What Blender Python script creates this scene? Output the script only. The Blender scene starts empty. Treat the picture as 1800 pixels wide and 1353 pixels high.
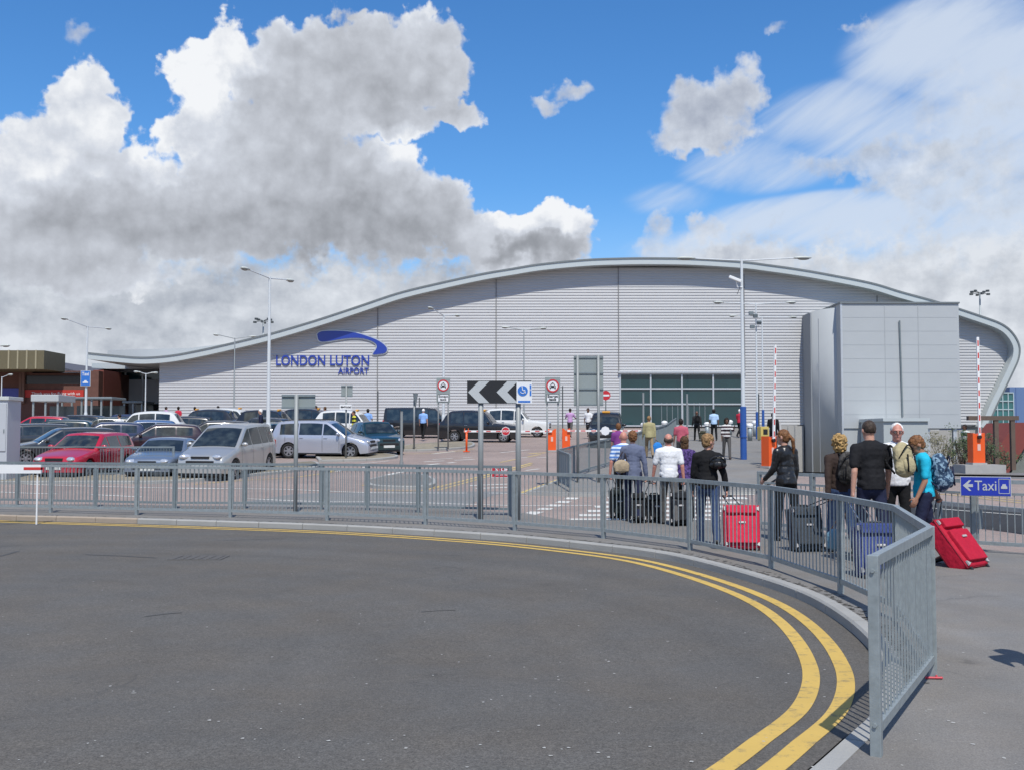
import bpy, bmesh, math, random
import numpy as np
from mathutils import Vector, Matrix, noise
R = math.radians
random.seed(7)
scene = bpy.context.scene
COL = scene.collection

# ---------------------------------------------------------------- camera
FPX = 1850.0
PITCH = math.atan(88.5 / FPX)
CAMZ = 1.65
cam_d = bpy.data.cameras.new('camera')
cam_d.sensor_width = 36.0
cam_d.lens = FPX / 1800 * 36.0
cam_d.clip_start = 0.1
cam_d.clip_end = 6000
cam = bpy.data.objects.new('camera', cam_d)
cam.location = (0, 0, CAMZ)
cam.rotation_euler = (math.pi / 2 + PITCH, 0, 0)
COL.objects.link(cam)
scene.camera = cam

scene.view_settings.view_transform = 'Standard'
scene.view_settings.look = 'None'
scene.view_settings.exposure = 0.0
scene.view_settings.gamma = 1.0

# ---------------------------------------------------------------- sun
SUN_EL, SUN_AZ = 58.0, 7.0          # shadows run away from the camera and 7 degrees to the left
sd = bpy.data.lights.new('sun', 'SUN')
sd.energy = 4.3
sd.angle = R(0.5)
sd.color = (1.0, 0.965, 0.90)
sun = bpy.data.objects.new('sun', sd)
ldir = Vector((-math.sin(R(SUN_AZ)) * math.cos(R(SUN_EL)), math.cos(R(SUN_AZ)) * math.cos(R(SUN_EL)), -math.sin(R(SUN_EL))))
sun.rotation_euler = ldir.to_track_quat('-Z', 'Y').to_euler()
sun.location = (0, -20, 40)
COL.objects.link(sun)

# ---------------------------------------------------------------- sky: Nishita blue with procedural cumulus and cirrus set by direction
def ray(px, py):
    x = (px - 900) / FPX; u = (676.5 - py) / FPX
    c, s = math.cos(PITCH), math.sin(PITCH)
    return Vector((x, c - u * s, s + u * c))
def sky_uv(px, py):
    d = ray(px, py).normalized()
    return math.atan2(d.x, d.y), math.asin(d.z)

world = bpy.data.worlds.new('World')
scene.world = world
world.use_nodes = True
nt = world.node_tree
nt.nodes.clear()
def N(kind, **kw):
    n = nt.nodes.new(kind)
    for k, v in kw.items(): setattr(n, k, v)
    return n
def put(sock, v):
    if hasattr(v, 'is_output') or isinstance(v, bpy.types.NodeSocket): nt.links.new(v, sock)
    else: sock.default_value = v
def M(op, a, b=0.0, c=None, clamp=False):
    n = N('ShaderNodeMath', operation=op, use_clamp=clamp)
    put(n.inputs[0], a); put(n.inputs[1], b)
    if c is not None: put(n.inputs[2], c)
    return n.outputs[0]
def V(op, a, b=(0, 0, 0), c=None):
    n = N('ShaderNodeVectorMath', operation=op)
    put(n.inputs[0], a); put(n.inputs[1], b)
    if c is not None: put(n.inputs[2], c)
    return n
def SS(v, lo, hi, a=0.0, b=1.0):
    n = N('ShaderNodeMapRange', interpolation_type='SMOOTHSTEP')
    put(n.inputs['Value'], v)
    n.inputs['From Min'].default_value = lo; n.inputs['From Max'].default_value = hi
    n.inputs['To Min'].default_value = a; n.inputs['To Max'].default_value = b
    return n.outputs['Result']
def NZ(vec, scale, detail=5, rough=0.55, dist=0.0):
    n = N('ShaderNodeTexNoise', noise_dimensions='2D')
    put(n.inputs['Vector'], vec)
    n.inputs['Scale'].default_value = scale; n.inputs['Detail'].default_value = detail
    n.inputs['Roughness'].default_value = rough; n.inputs['Distortion'].default_value = dist
    return n
tc = N('ShaderNodeTexCoord').outputs['Generated']
sep = N('ShaderNodeSeparateXYZ'); nt.links.new(tc, sep.inputs[0])
az = M('ARCTAN2', sep.outputs[0], sep.outputs[1])
el = M('ARCSINE', sep.outputs[2])
cmb = N('ShaderNodeCombineXYZ'); put(cmb.inputs[0], az); put(cmb.inputs[1], el)
P0 = V('SCALE', cmb.outputs[0]); P0.inputs['Scale'].default_value = 10.0
P0 = P0.outputs[0]                                 # 1 unit is about 185 px of the photograph
# warp
w1 = NZ(P0, 1.3, 4, 0.62)
w1c = V('SUBTRACT', w1.outputs['Color'], (0.5, 0.5, 0.5)).outputs[0]
Pw = V('MULTIPLY_ADD', w1c, (0.62, 0.62, 0.0), P0).outputs[0]
w2 = NZ(P0, 7.0, 5, 0.6)
w2c = V('SUBTRACT', w2.outputs['Color'], (0.5, 0.5, 0.5)).outputs[0]
Pw = V('MULTIPLY_ADD', w2c, (0.17, 0.17, 0.0), Pw).outputs[0]
vor = N('ShaderNodeTexVoronoi', feature='SMOOTH_F1', voronoi_dimensions='2D')
put(vor.inputs['Vector'], V('MULTIPLY_ADD', w1c, (0.3, 0.3, 0), P0).outputs[0])
vor.inputs['Scale'].default_value = 3.3; vor.inputs['Smoothness'].default_value = 0.35
vor2 = N('ShaderNodeTexVoronoi', feature='SMOOTH_F1', voronoi_dimensions='2D')
put(vor2.inputs['Vector'], V('MULTIPLY_ADD', w2c, (0.12, 0.12, 0), P0).outputs[0])
vor2.inputs['Scale'].default_value = 9.0; vor2.inputs['Smoothness'].default_value = 0.3
billow = M('ADD', M('MULTIPLY', vor.outputs['Distance'], -0.85), M('MULTIPLY', vor2.outputs['Distance'], -0.38))   # puffs

def field(blobs, src):
    acc = None
    for (px, py, rx, ry, w) in blobs:
        u, v = sky_uv(px, py)
        sx, sy = 185.0 / rx, 185.0 / ry
        q = V('MULTIPLY_ADD', src, (sx, sy, 0.0), (-u * 10 * sx, -v * 10 * sy, 0.0)).outputs[0]
        d = V('DOT_PRODUCT', q, q).outputs['Value']
        f = M('MULTIPLY_ADD', d, -w, w)
        acc = f if acc is None else M('SMOOTH_MAX', acc, f, 0.15)
    return acc
cumulus = [(10, 340, 130, 125, 1), (145, 200, 72, 88, 1), (115, 300, 130, 110, 1), (240, 330, 115, 92, 1),
           (405, 82, 56, 52, .9), (355, 145, 60, 80, .9), (365, 240, 80, 110, 1), (520, 130, 140, 88, 1), (640, 122, 130, 85, 1),
           (748, 108, 104, 84, 1), (785, 192, 72, 36, .8), (640, 200, 180, 52, 1), (500, 270, 170, 130, 1),
           (692, 300, 72, 70, 1), (540, 355, 290, 115, 1), (300, 380, 230, 105, 1), (90, 420, 230, 80, 1), (740, 385, 150, 72, 1),
           (870, 405, 90, 56, 1), (965, 392, 92, 50, 1), (930, 440, 120, 48, 1), (120, 480, 260, 40, .6)]
shade_b = [(660, 140, 250, 110, .42), (500, 190, 110, 100, .40), (560, 330, 190, 150, .45), (600, 415, 330, 105, .80), (330, 410, 270, 95, .62), (120, 410, 200, 90, .42), (930, 440, 130, 30, .85), (780, 440, 120, 36, .6), (60, 480, 200, 40, .3)]
light_b = [(350, 125, 80, 130, 1.0), (405, 75, 70, 60, .9), (705, 265, 72, 60, 1.0), (955, 372, 115, 42, 1.1), (140, 180, 90, 90, .55), (40, 290, 150, 70, .55), (290, 250, 60, 60, .8), (850, 410, 60, 40, .5), (660, 245, 40, 40, .5), (30, 230, 90, 50, .4)]
cf = field(cumulus, Pw)
dens = M('ADD', M('ADD', cf, M('MULTIPLY', billow, 0.50)), 0.15)
n3 = NZ(P0, 4.6, 7, 0.62)
dens = M('MULTIPLY_ADD', M('SUBTRACT', n3.outputs['Fac'], 0.5), 0.48, dens)
aA = SS(dens, -0.02, 0.30)
sf = field(shade_b, Pw)
lf = field(light_b, Pw)
nlow = NZ(V('MULTIPLY', P0, (0.8, 1.5, 1)).outputs[0], 1.9, 4, 0.5)
det = M('MULTIPLY', M('SUBTRACT', nlow.outputs['Fac'], 0.5), 1.5)
# relief: the same puff noise read a little towards the light
P_up = V('ADD', P0, (-0.05, 0.13, 0)).outputs[0]
ra = NZ(P0, 2.9, 6, 0.60); rb = NZ(P_up, 2.9, 6, 0.60)
relief = M('SUBTRACT', ra.outputs['Fac'], rb.outputs['Fac'])
puff = M('MULTIPLY', M('ADD', billow, 0.62), -0.22)
thin = SS(dens, 0.05, 0.60)
S = M('ADD', M('MULTIPLY', M('MAXIMUM', sf, 0.0), 0.52), M('MULTIPLY_ADD', thin, 0.13, 0.17))
S = M('MULTIPLY_ADD', M('MAXIMUM', lf, 0.0), -0.30, S)
S = M('ADD', S, M('MULTIPLY', det, 0.10))
S = M('ADD', S, M('MULTIPLY', relief, -0.36))
S = M('ADD', S, puff)
ramp = N('ShaderNodeValToRGB')
put(ramp.inputs[0], S)
cr = ramp.color_ramp
cr.elements[0].position = 0.0; cr.elements[0].color = (0.90, 0.92, 0.95, 1)
cr.elements[1].position = 1.0; cr.elements[1].color = (0.21, 0.225, 0.255, 1)
for p, c in ((0.20, (0.66, 0.70, 0.775)), (0.42, (0.52, 0.55, 0.61)), (0.72, (0.345, 0.365, 0.405))):
    e = cr.elements.new(p); e.color = (*c, 1)
# low deck of cloud filling the sky above the horizon, open in one place right of the big cloud
deck = SS(M('MULTIPLY_ADD', M('SUBTRACT', n3.outputs['Fac'], 0.5), 0.10, el), sky_uv(900, 405)[1], sky_uv(900, 500)[1])
gap = SS(M('ABSOLUTE', M('SUBTRACT', az, sky_uv(1075, 430)[0])), 0.035, 0.085)
gap2 = SS(el, sky_uv(900, 480)[1], sky_uv(900, 520)[1])
deckA = M('MULTIPLY', deck, M('MAXIMUM', gap, gap2))
right = SS(az, 0.0, 0.25)
nd = NZ(V('MULTIPLY', P0, (0.8, 1.7, 1)).outputs[0], 1.25, 6, 0.55)
sd_ = M('ADD', M('MULTIPLY', M('SUBTRACT', nd.outputs['Fac'], 0.5), 1.6), M('MULTIPLY_ADD', relief, -0.9, M('MULTIPLY_ADD', right, -0.24, 0.42)))
rampE = N('ShaderNodeValToRGB'); put(rampE.inputs[0], sd_)
cr = rampE.color_ramp
cr.elements[0].position = 0.0; cr.elements[0].color = (0.74, 0.78, 0.84, 1)
cr.elements[1].position = 1.0; cr.elements[1].color = (0.33, 0.37, 0.44, 1)
puffs_r = [(1235, 205, 95, 66, 1.0), (1300, 160, 50, 58, .8), (1235, 240, 110, 36, .8), (1005, 160, 48, 24, .5), (965, 182, 38, 16, .45), (1230, 398, 42, 26, .5), (1150, 430, 36, 50, .5), (1290, 445, 130, 30, .8),
           (130, 75, 34, 24, .32), (1378, 42, 22, 14, .3), (1512, 46, 22, 12, .25)]
soft_r = [(1590, 292, 200, 44, .8), (1740, 330, 140, 60, .5), (1700, 190, 170, 60, .35), (1560, 490, 160, 50, .7), (1770, 450, 90, 60, .9), (1680, 540, 120, 50, .8)]
# small clouds on the right
pf = field(puffs_r, Pw)
dp = M('MULTIPLY_ADD', M('SUBTRACT', n3.outputs['Fac'], 0.5), 0.55, M('ADD', pf, M('MULTIPLY_ADD', billow, 0.35, 0.16)))
aB = SS(dp, 0.0, 0.60, 0, .92)
sB = M('ADD', M('MULTIPLY', relief, -0.5), M('MULTIPLY_ADD', det, 0.15, M('MULTIPLY_ADD', M('MAXIMUM', pf, 0.0), 0.34, 0.10)))
rampB = N('ShaderNodeValToRGB'); put(rampB.inputs[0], sB)
cr = rampB.color_ramp
cr.elements[0].position = 0.0; cr.elements[0].color = (0.80, 0.84, 0.90, 1)
cr.elements[1].position = 0.6; cr.elements[1].color = (0.36, 0.39, 0.46, 1)
# soft streaks: rotated and stretched noise
rot = N('ShaderNodeVectorRotate', rotation_type='Z_AXIS'); put(rot.inputs['Vector'], P0); rot.inputs['Angle'].default_value = R(-27)
st = V('MULTIPLY', rot.outputs[0], (0.34, 1.6, 1.0)).outputs[0]
cn = NZ(st, 1.5, 6, 0.55, 0.3)
band = field([(1180, 350, 110, 40, .5), (1330, 290, 170, 60, .8), (1500, 210, 200, 80, 1.0), (1700, 90, 230, 110, 1.2), (1800, 220, 190, 170, 1.1), (1500, 390, 330, 62, 1.2), (1740, 380, 260, 130, 1.2), (1280, 440, 240, 50, .9), (1550, 530, 400, 100, 1.1)], P0)
ci = M('MULTIPLY_ADD', M('SUBTRACT', cn.outputs['Fac'], 0.42), 1.5, M('MULTIPLY', M('MAXIMUM', band, 0.0), 0.80))
ci = M('MULTIPLY', ci, SS(M('MAXIMUM', band, 0.0), 0.0, 0.45))
aC = SS(ci, 0.02, 1.05, 0.0, 0.86)
sfr = field(soft_r, Pw)
aD = SS(M('MULTIPLY_ADD', M('SUBTRACT', n3.outputs['Fac'], 0.5), 1.0, sfr), 0.05, 0.75, 0, 0.72)
sD = M('ADD', M('MULTIPLY', relief, -1.0), M('MULTIPLY_ADD', det, 0.45, 0.36))
rampD = N('ShaderNodeValToRGB'); put(rampD.inputs[0], sD)
cr = rampD.color_ramp
cr.elements[0].position = 0.0; cr.elements[0].color = (0.78, 0.82, 0.88, 1)
cr.elements[1].position = 0.9; cr.elements[1].color = (0.34, 0.38, 0.45, 1)
# even broken cloud over the rest of the sky (sides and behind)
nb = NZ(P0, 0.62, 4, 0.6)
side = SS(M('ABSOLUTE', az), 0.50, 0.75)
aE = M('MULTIPLY', SS(nb.outputs['Fac'], 0.52, 0.64), side)
hz = SS(el, 0.02, 0.24, 0.55, 0.0)

sky = N('ShaderNodeTexSky', sky_type='NISHITA')
sky.sun_disc = False
sky.sun_elevation = R(SUN_EL)
sky.sun_rotation = R(180 - SUN_AZ)
sky.altitude = 150; sky.air_density = 1.0; sky.dust_density = 0.3; sky.ozone_density = 2.2
hsv = N('ShaderNodeHueSaturation'); put(hsv.inputs['Color'], sky.outputs[0]); hsv.inputs['Saturation'].default_value = 1.22
tn = V('MULTIPLY', hsv.outputs[0], (0.72 * 0.135, 0.97 * 0.135, 1.16 * 0.135))      # the sky texture at strength 0.135
def over(base, fac, col):
    m = N('ShaderNodeMix', data_type='RGBA'); put(m.inputs[0], fac); put(m.inputs[6], base); put(m.inputs[7], col)
    return m.outputs[2]
s = over(tn.outputs[0], hz, (0.56, 0.66, 0.80, 1))
s = over(s, aC, (0.66, 0.74, 0.86, 1))
s = over(s, aD, rampD.outputs[0])
s = over(s, aB, rampB.outputs[0])
s = over(s, deckA, rampE.outputs[0])
s = over(s, aE, ramp.outputs[0])
s = over(s, aA, ramp.outputs[0])
bgn = N('ShaderNodeBackground'); put(bgn.inputs[0], s); s = bgn.outputs[0]
wo = N('ShaderNodeOutputWorld'); nt.links.new(s, wo.inputs[0])

world.cycles.sampling_method = 'MANUAL'
world.cycles.sample_map_resolution = 256

# ---------------------------------------------------------------- terrain: level near the camera, then a gentle ramp up to the terminal
def rampz(y):
    if y < 23: return 0.0
    if y < 29: return 0.04 * (y - 23) ** 2 / 12.0
    if y < 92: return 0.04 * (y - 26)
    return 2.64
def zroad(y):                                       # the near road lies 0.1 m lower, level with the paving where the kerb is dropped
    if y < 5.8: return -0.006
    if y < 8.2: return -0.006 - 0.094 * (y - 5.8) / 2.4
    return -0.10
def G(px, py, f=rampz, dz=0.0):                     # where the line of sight of a photograph pixel meets the ground
    d = ray(px, py)
    t, prev = 0.5, 0.5
    while t < 400:
        if CAMZ + d.z * t < f(d.y * t) + dz: break
        prev = t; t *= 1.03
    lo, hi = prev, t
    for _ in range(40):
        m = (lo + hi) / 2
        if CAMZ + d.z * m < f(d.y * m) + dz: hi = m
        else: lo = m
    return Vector((d.x * lo, d.y * lo, f(d.y * lo) + dz))
def P(px, py, Y):
    d = ray(px, py); t = Y / d.y
    return Vector((d.x * t, Y, CAMZ + d.z * t))
def X_at(px, Y): return (px - 900) / FPX * Y * 0.9995

# ---------------------------------------------------------------- materials
def node_mat(name):
    m = bpy.data.materials.new(name); m.use_nodes = True
    t = m.node_tree; b = t.nodes['Principled BSDF']
    return m, t, b
def mat(name, col, rough=0.6, metal=0.0, var=0.08, vscale=6.0, bump=0.0, bscale=40.0, spec=0.5, coat=0.0, stain=0.0):
    """principled surface whose base colour is broken up by two object-space noises"""
    m, t, b = node_mat(name)
    b.inputs['Roughness'].default_value = rough; b.inputs['Metallic'].default_value = metal
    b.inputs['Specular IOR Level'].default_value = spec
    if coat: b.inputs['Coat Weight'].default_value = coat; b.inputs['Coat Roughness'].default_value = 0.04
    tcn = t.nodes.new('ShaderNodeTexCoord')
    n = t.nodes.new('ShaderNodeTexNoise'); n.inputs['Scale'].default_value = vscale; n.inputs['Detail'].default_value = 6
    t.links.new(tcn.outputs['Object'], n.inputs['Vector'])
    mx = t.nodes.new('ShaderNodeMix'); mx.data_type = 'RGBA'
    mx.inputs[6].default_value = (*[max(0, c * (1 - var - stain)) for c in col[:3]], 1)
    mx.inputs[7].default_value = (*[min(1, c * (1 + var)) for c in col[:3]], 1)
    t.links.new(n.outputs['Fac'], mx.inputs[0])
    if stain:
        r = t.nodes.new('ShaderNodeMapRange'); r.inputs['From Min'].default_value = 0.38; r.inputs['From Max'].default_value = 0.55
        t.links.new(n.outputs['Fac'], r.inputs[0]); t.links.new(r.outputs[0], mx.inputs[0])
    t.links.new(mx.outputs[2], b.inputs['Base Color'])
    if bump:
        n2 = t.nodes.new('ShaderNodeTexNoise'); n2.inputs['Scale'].default_value = bscale; n2.inputs['Detail'].default_value = 4
        t.links.new(tcn.outputs['Object'], n2.inputs['Vector'])
        bp = t.nodes.new('ShaderNodeBump'); bp.inputs['Strength'].default_value = bump; bp.inputs['Distance'].default_value = 0.02
        t.links.new(n2.outputs['Fac'], bp.inputs['Height']); t.links.new(bp.outputs[0], b.inputs['Normal'])
    return m
def asphalt(name, col, grit=0.35, patch=0.16, warm=(1.06, 1.0, 0.93), spots=0.0, brick=False):
    m, t, b = node_mat(name)
    b.inputs['Roughness'].default_value = 0.86; b.inputs['Specular IOR Level'].default_value = 0.25
    L = t.links.new
    tcn = t.nodes.new('ShaderNodeTexCoord').outputs['Object']
    def nz(scale, detail=6, rough=0.6):
        n = t.nodes.new('ShaderNodeTexNoise'); n.inputs['Scale'].default_value = scale; n.inputs['Detail'].default_value = detail; n.inputs['Roughness'].default_value = rough
        L(tcn, n.inputs['Vector']); return n.outputs['Fac']
    def mr(v, a, b2, c, d):
        n = t.nodes.new('ShaderNodeMapRange'); L(v, n.inputs[0])
        for i, q in zip((1, 2, 3, 4), (a, b2, c, d)): n.inputs[i].default_value = q
        return n.outputs[0]
    def mul(a, b2):
        n = t.nodes.new('ShaderNodeMath'); n.operation = 'MULTIPLY'; L(a, n.inputs[0]); L(b2, n.inputs[1]); return n.outputs[0]
    big = mr(nz(0.35, 5), 0.3, 0.7, 1 - patch, 1 + patch)
    mid = mr(nz(3.1, 6), 0.25, 0.75, 1 - patch * 0.6, 1 + patch * 0.6)
    fine = mr(nz(95, 3, 0.8), 0.3, 0.7, 1 - grit, 1 + grit)
    f = mul(mul(mul(big, mid), fine), mr(nz(33, 3, 0.7), 0.3, 0.7, 1 - grit * .35, 1 + grit * .35))
    if brick:
        br = t.nodes.new('ShaderNodeTexBrick'); L(tcn, br.inputs['Vector'])
        br.inputs['Scale'].default_value = 5.0; br.inputs['Mortar Size'].default_value = 0.012
        br.inputs['Color1'].default_value = (1.12, 1.0, 0.94, 1); br.inputs['Color2'].default_value = (0.86, 0.88, 0.93, 1); br.inputs['Mortar'].default_value = (0.62, 0.62, 0.62, 1)
        base = t.nodes.new('ShaderNodeMix'); base.data_type = 'RGBA'; base.blend_type = 'MULTIPLY'; base.inputs[0].default_value = 0.8
        base.inputs[6].default_value = (*col, 1); L(br.outputs[0], base.inputs[7]); basec = base.outputs[2]
    else:
        base = t.nodes.new('ShaderNodeMix'); base.data_type = 'RGBA'
        base.inputs[6].default_value = (*col, 1); base.inputs[7].default_value = (*[c * w for c, w in zip(col, warm)], 1)
        L(mr(nz(0.8, 3), 0.35, 0.65, 0, 1), base.inputs[0]); basec = base.outputs[2]
    sc = t.nodes.new('ShaderNodeVectorMath'); sc.operation = 'SCALE'; L(basec, sc.inputs[0]); L(f, sc.inputs['Scale'])
    out = sc.outputs[0]
    if spots:
        v = t.nodes.new('ShaderNodeTexVoronoi'); L(tcn, v.inputs['Vector']); v.inputs['Scale'].default_value = 2.6; v.inputs['Randomness'].default_value = 1.0
        wn = t.nodes.new('ShaderNodeTexWhiteNoise'); L(v.outputs['Position'], wn.inputs['Vector'])
        sz = mr(wn.outputs['Value'], 0.45, 1.0, 0.0, 0.055)
        lt = t.nodes.new('ShaderNodeMath'); lt.operation = 'LESS_THAN'; L(v.outputs['Distance'], lt.inputs[0]); L(sz, lt.inputs[1])
        mm = t.nodes.new('ShaderNodeMath'); mm.operation = 'MULTIPLY'; L(lt.outputs[0], mm.inputs[0]); mm.inputs[1].default_value = spots
        mx = t.nodes.new('ShaderNodeMix'); mx.data_type = 'RGBA'; L(mm.outputs[0], mx.inputs[0]); L(out, mx.inputs[6]); mx.inputs[7].default_value = (0.34, 0.33, 0.30, 1)
        out = mx.outputs[2]
        # faint worn wheel tracks sweeping round the bend
        ln = t.nodes.new('ShaderNodeVectorMath'); ln.operation = 'DISTANCE'; L(tcn, ln.inputs[0]); ln.inputs[1].default_value = (-6.5, 7.5, 0)
        tn_ = t.nodes.new('ShaderNodeTexNoise'); tn_.noise_dimensions = '1D'; tn_.inputs['Scale'].default_value = 1.5; tn_.inputs['Detail'].default_value = 5; L(ln.outputs['Value'], tn_.inputs['W'])
        sc2 = t.nodes.new('ShaderNodeVectorMath'); sc2.operation = 'SCALE'; L(out, sc2.inputs[0]); L(mr(tn_.outputs['Fac'], .3, .7, .95, 1.05), sc2.inputs['Scale']); out = sc2.outputs[0]
        # oil drips
        ov = t.nodes.new('ShaderNodeTexVoronoi'); L(tcn, ov.inputs['Vector']); ov.inputs['Scale'].default_value = .8; ow = mr(ov.outputs['Distance'], 0.02, 0.13, .5, 0.0)
        mo = t.nodes.new('ShaderNodeMix'); mo.data_type = 'RGBA'; L(mul(ow, mr(nz(7, 3), .4, .6, 0, 1)), mo.inputs[0]); L(out, mo.inputs[6]); mo.inputs[7].default_value = (.05, .048, .045, 1); out = mo.outputs[2]
        # thin dark cracks and tyre-polished arcs
        wv = t.nodes.new('ShaderNodeTexVoronoi'); wv.feature = 'DISTANCE_TO_EDGE'; wv.inputs['Scale'].default_value = 0.22
        wob = t.nodes.new('ShaderNodeTexNoise'); wob.inputs['Scale'].default_value = 1.4; wob.inputs['Detail'].default_value = 5; L(tcn, wob.inputs['Vector'])
        ad = t.nodes.new('ShaderNodeVectorMath'); ad.operation = 'MULTIPLY_ADD'; L(wob.outputs['Color'], ad.inputs[0]); ad.inputs[1].default_value = (0.8, 0.8, 0.0); L(tcn, ad.inputs[2])
        L(ad.outputs[0], wv.inputs['Vector'])
        ck = mr(wv.outputs['Distance'], 0.0, 0.004, 0.35, 0.0)
        ckm = mul(ck, mr(nz(0.5, 2), 0.5, 0.6, 0, 1))
        mx2 = t.nodes.new('ShaderNodeMix'); mx2.data_type = 'RGBA'; L(ckm, mx2.inputs[0]); L(out, mx2.inputs[6]); mx2.inputs[7].default_value = (0.05, 0.05, 0.05, 1)
        out = mx2.outputs[2]
    L(out, b.inputs['Base Color'])
    bp = t.nodes.new('ShaderNodeBump'); bp.inputs['Strength'].default_value = 0.25; bp.inputs['Distance'].default_value = 0.01
    L(nz(70, 4, 0.7), bp.inputs['Height']); L(bp.outputs[0], b.inputs['Normal'])
    return m
def worn_paint(name, col, under, wear=0.45):
    m, t, b = node_mat(name); L = t.links.new
    b.inputs['Roughness'].default_value = 0.75
    tcn = t.nodes.new('ShaderNodeTexCoord').outputs['Object']
    n = t.nodes.new('ShaderNodeTexNoise'); n.inputs['Scale'].default_value = 9; n.inputs['Detail'].default_value = 9; n.inputs['Roughness'].default_value = 0.75; L(tcn, n.inputs['Vector'])
    r = t.nodes.new('ShaderNodeMapRange'); L(n.outputs['Fac'], r.inputs[0]); r.inputs[1].default_value = wear - 0.1; r.inputs[2].default_value = wear + 0.05
    n2 = t.nodes.new('ShaderNodeTexNoise'); n2.inputs['Scale'].default_value = 1.7; n2.inputs['Detail'].default_value = 5; L(tcn, n2.inputs['Vector'])
    mm = t.nodes.new('ShaderNodeMix'); mm.data_type = 'RGBA'; L(n2.outputs['Fac'], mm.inputs[0])
    mm.inputs[6].default_value = (*[c * 0.8 for c in col], 1); mm.inputs[7].default_value = (*[c * 1.08 for c in col], 1)
    mx = t.nodes.new('ShaderNodeMix'); mx.data_type = 'RGBA'; L(r.outputs[0], mx.inputs[0]); mx.inputs[6].default_value = (*under, 1); L(mm.outputs[2], mx.inputs[7])
    L(mx.outputs[2], b.inputs['Base Color'])
    return m
MT = {}
MT['road'] = asphalt('near_asphalt', (0.106, 0.101, 0.093), spots=0.6, patch=0.09, grit=0.5)
MT['pave'] = asphalt('footway_asphalt', (0.175, 0.170, 0.162), spots=0.4, patch=0.13)
MT['path'] = asphalt('path_asphalt', (0.205, 0.200, 0.190), patch=0.10)
MT['patch'] = asphalt('grey_tarmac', (0.20, 0.20, 0.20), patch=0.08)
MT['brick'] = asphalt('block_paving', (0.30, 0.245, 0.215), patch=0.14, brick=True)
MT['tactile'] = asphalt('tactile_paving', (0.36, 0.22, 0.20), patch=0.1)
MT['ground'] = asphalt('outer_ground', (0.16, 0.155, 0.15))
MT['grassy'] = asphalt('weedy_verge', (0.24, 0.215, 0.165), patch=0.3)
MT['yellow'] = worn_paint('yellow_paint', (0.60, 0.40, 0.095), (0.20, 0.16, 0.09), 0.415)
MT['yellow2'] = worn_paint('worn_yellow_paint', (0.60, 0.45, 0.16), (0.27, 0.22, 0.17), 0.46)
MT['white'] = worn_paint('white_road_paint', (0.66, 0.64, 0.58), (0.27, 0.24, 0.21), 0.40)
MT['kerb'] = mat('kerb_concrete', (0.32, 0.315, 0.295), 0.85, var=0.20, vscale=1.6, bump=0.3)
MT['kerbtan'] = mat('kerb_buff', (0.33, 0.27, 0.21), 0.85, var=0.2, vscale=3.5, bump=0.3)
MT['galv'] = mat('galvanised_steel', (0.29, 0.325, 0.33), 0.5, metal=0.3, var=0.32, vscale=20, bump=0.06, bscale=90)
MT['galvd'] = mat('weathered_galvanised_steel', (0.20, 0.235, 0.245), 0.6, metal=0.3, var=0.2, vscale=14)
MT['black'] = mat('black_plastic', (0.012, 0.012, 0.013), 0.5)
MT['rubber'] = mat('rubber', (0.018, 0.018, 0.018), 0.85)
MT['dark'] = mat('dark_interior', (0.008, 0.008, 0.009), 0.8)
MT['whitep'] = mat('white_paint', (0.76, 0.76, 0.74), 0.45, var=0.05)
MT['chrome'] = mat('chrome', (0.72, 0.73, 0.74), 0.18, metal=1.0, var=0.02)

# ---------------------------------------------------------------- mesh helpers
def tag(o, label=None, cat=None, group=None, kind=None):
    if label: o['label'] = label
    if cat: o['category'] = cat
    if group: o['group'] = group
    if kind: o['kind'] = kind
    return o
def empty(name, loc, rz=0.0, label=None, cat=None, group=None):
    o = bpy.data.objects.new(name, None); COL.objects.link(o)
    o.empty_display_size = 0.3
    o.location = loc; o.rotation_euler = (0, 0, rz)
    return tag(o, label, cat, group)
def link(name, bm, m, parent=None, smooth=False, loc=None, rz=None):
    me = bpy.data.meshes.new(name)
    bm.to_mesh(me); bm.free()
    ms = m if isinstance(m, (list, tuple)) else [m]
    for q in ms: me.materials.append(q)
    if smooth:
        me.polygons.foreach_set('use_smooth', [True] * len(me.polygons))
    o = bpy.data.objects.new(name, me); COL.objects.link(o)
    if parent: o.parent = parent
    if loc is not None: o.location = loc
    if rz is not None: o.rotation_euler = (0, 0, rz)
    return o
def BM(): return bmesh.new()
def box(bm, c, s, rot=None, bev=0.0, mi=0):
    """box centred at c with full sizes s; rot is a Matrix (3x3) or a z angle"""
    if rot is None: rm = Matrix.Identity(3)
    elif isinstance(rot, (int, float)): rm = Matrix.Rotation(rot, 3, 'Z')
    else: rm = rot
    vs = []
    for dx in (-.5, .5):
        for dy in (-.5, .5):
            for dz in (-.5, .5):
                vs.append(bm.verts.new(Vector(c) + rm @ Vector((dx * s[0], dy * s[1], dz * s[2]))))
    fs = [bm.faces.new([vs[i] for i in q]) for q in ((0, 1, 3, 2), (4, 6, 7, 5), (0, 4, 5, 1), (2, 3, 7, 6), (0, 2, 6, 4), (1, 5, 7, 3))]
    for f in fs: f.material_index = mi
    if bev:
        es = list({e for f in fs for e in f.edges})
        bmesh.ops.bevel(bm, geom=es, offset=bev, segments=2, affect='EDGES', profile=0.6)
    return fs
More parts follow.
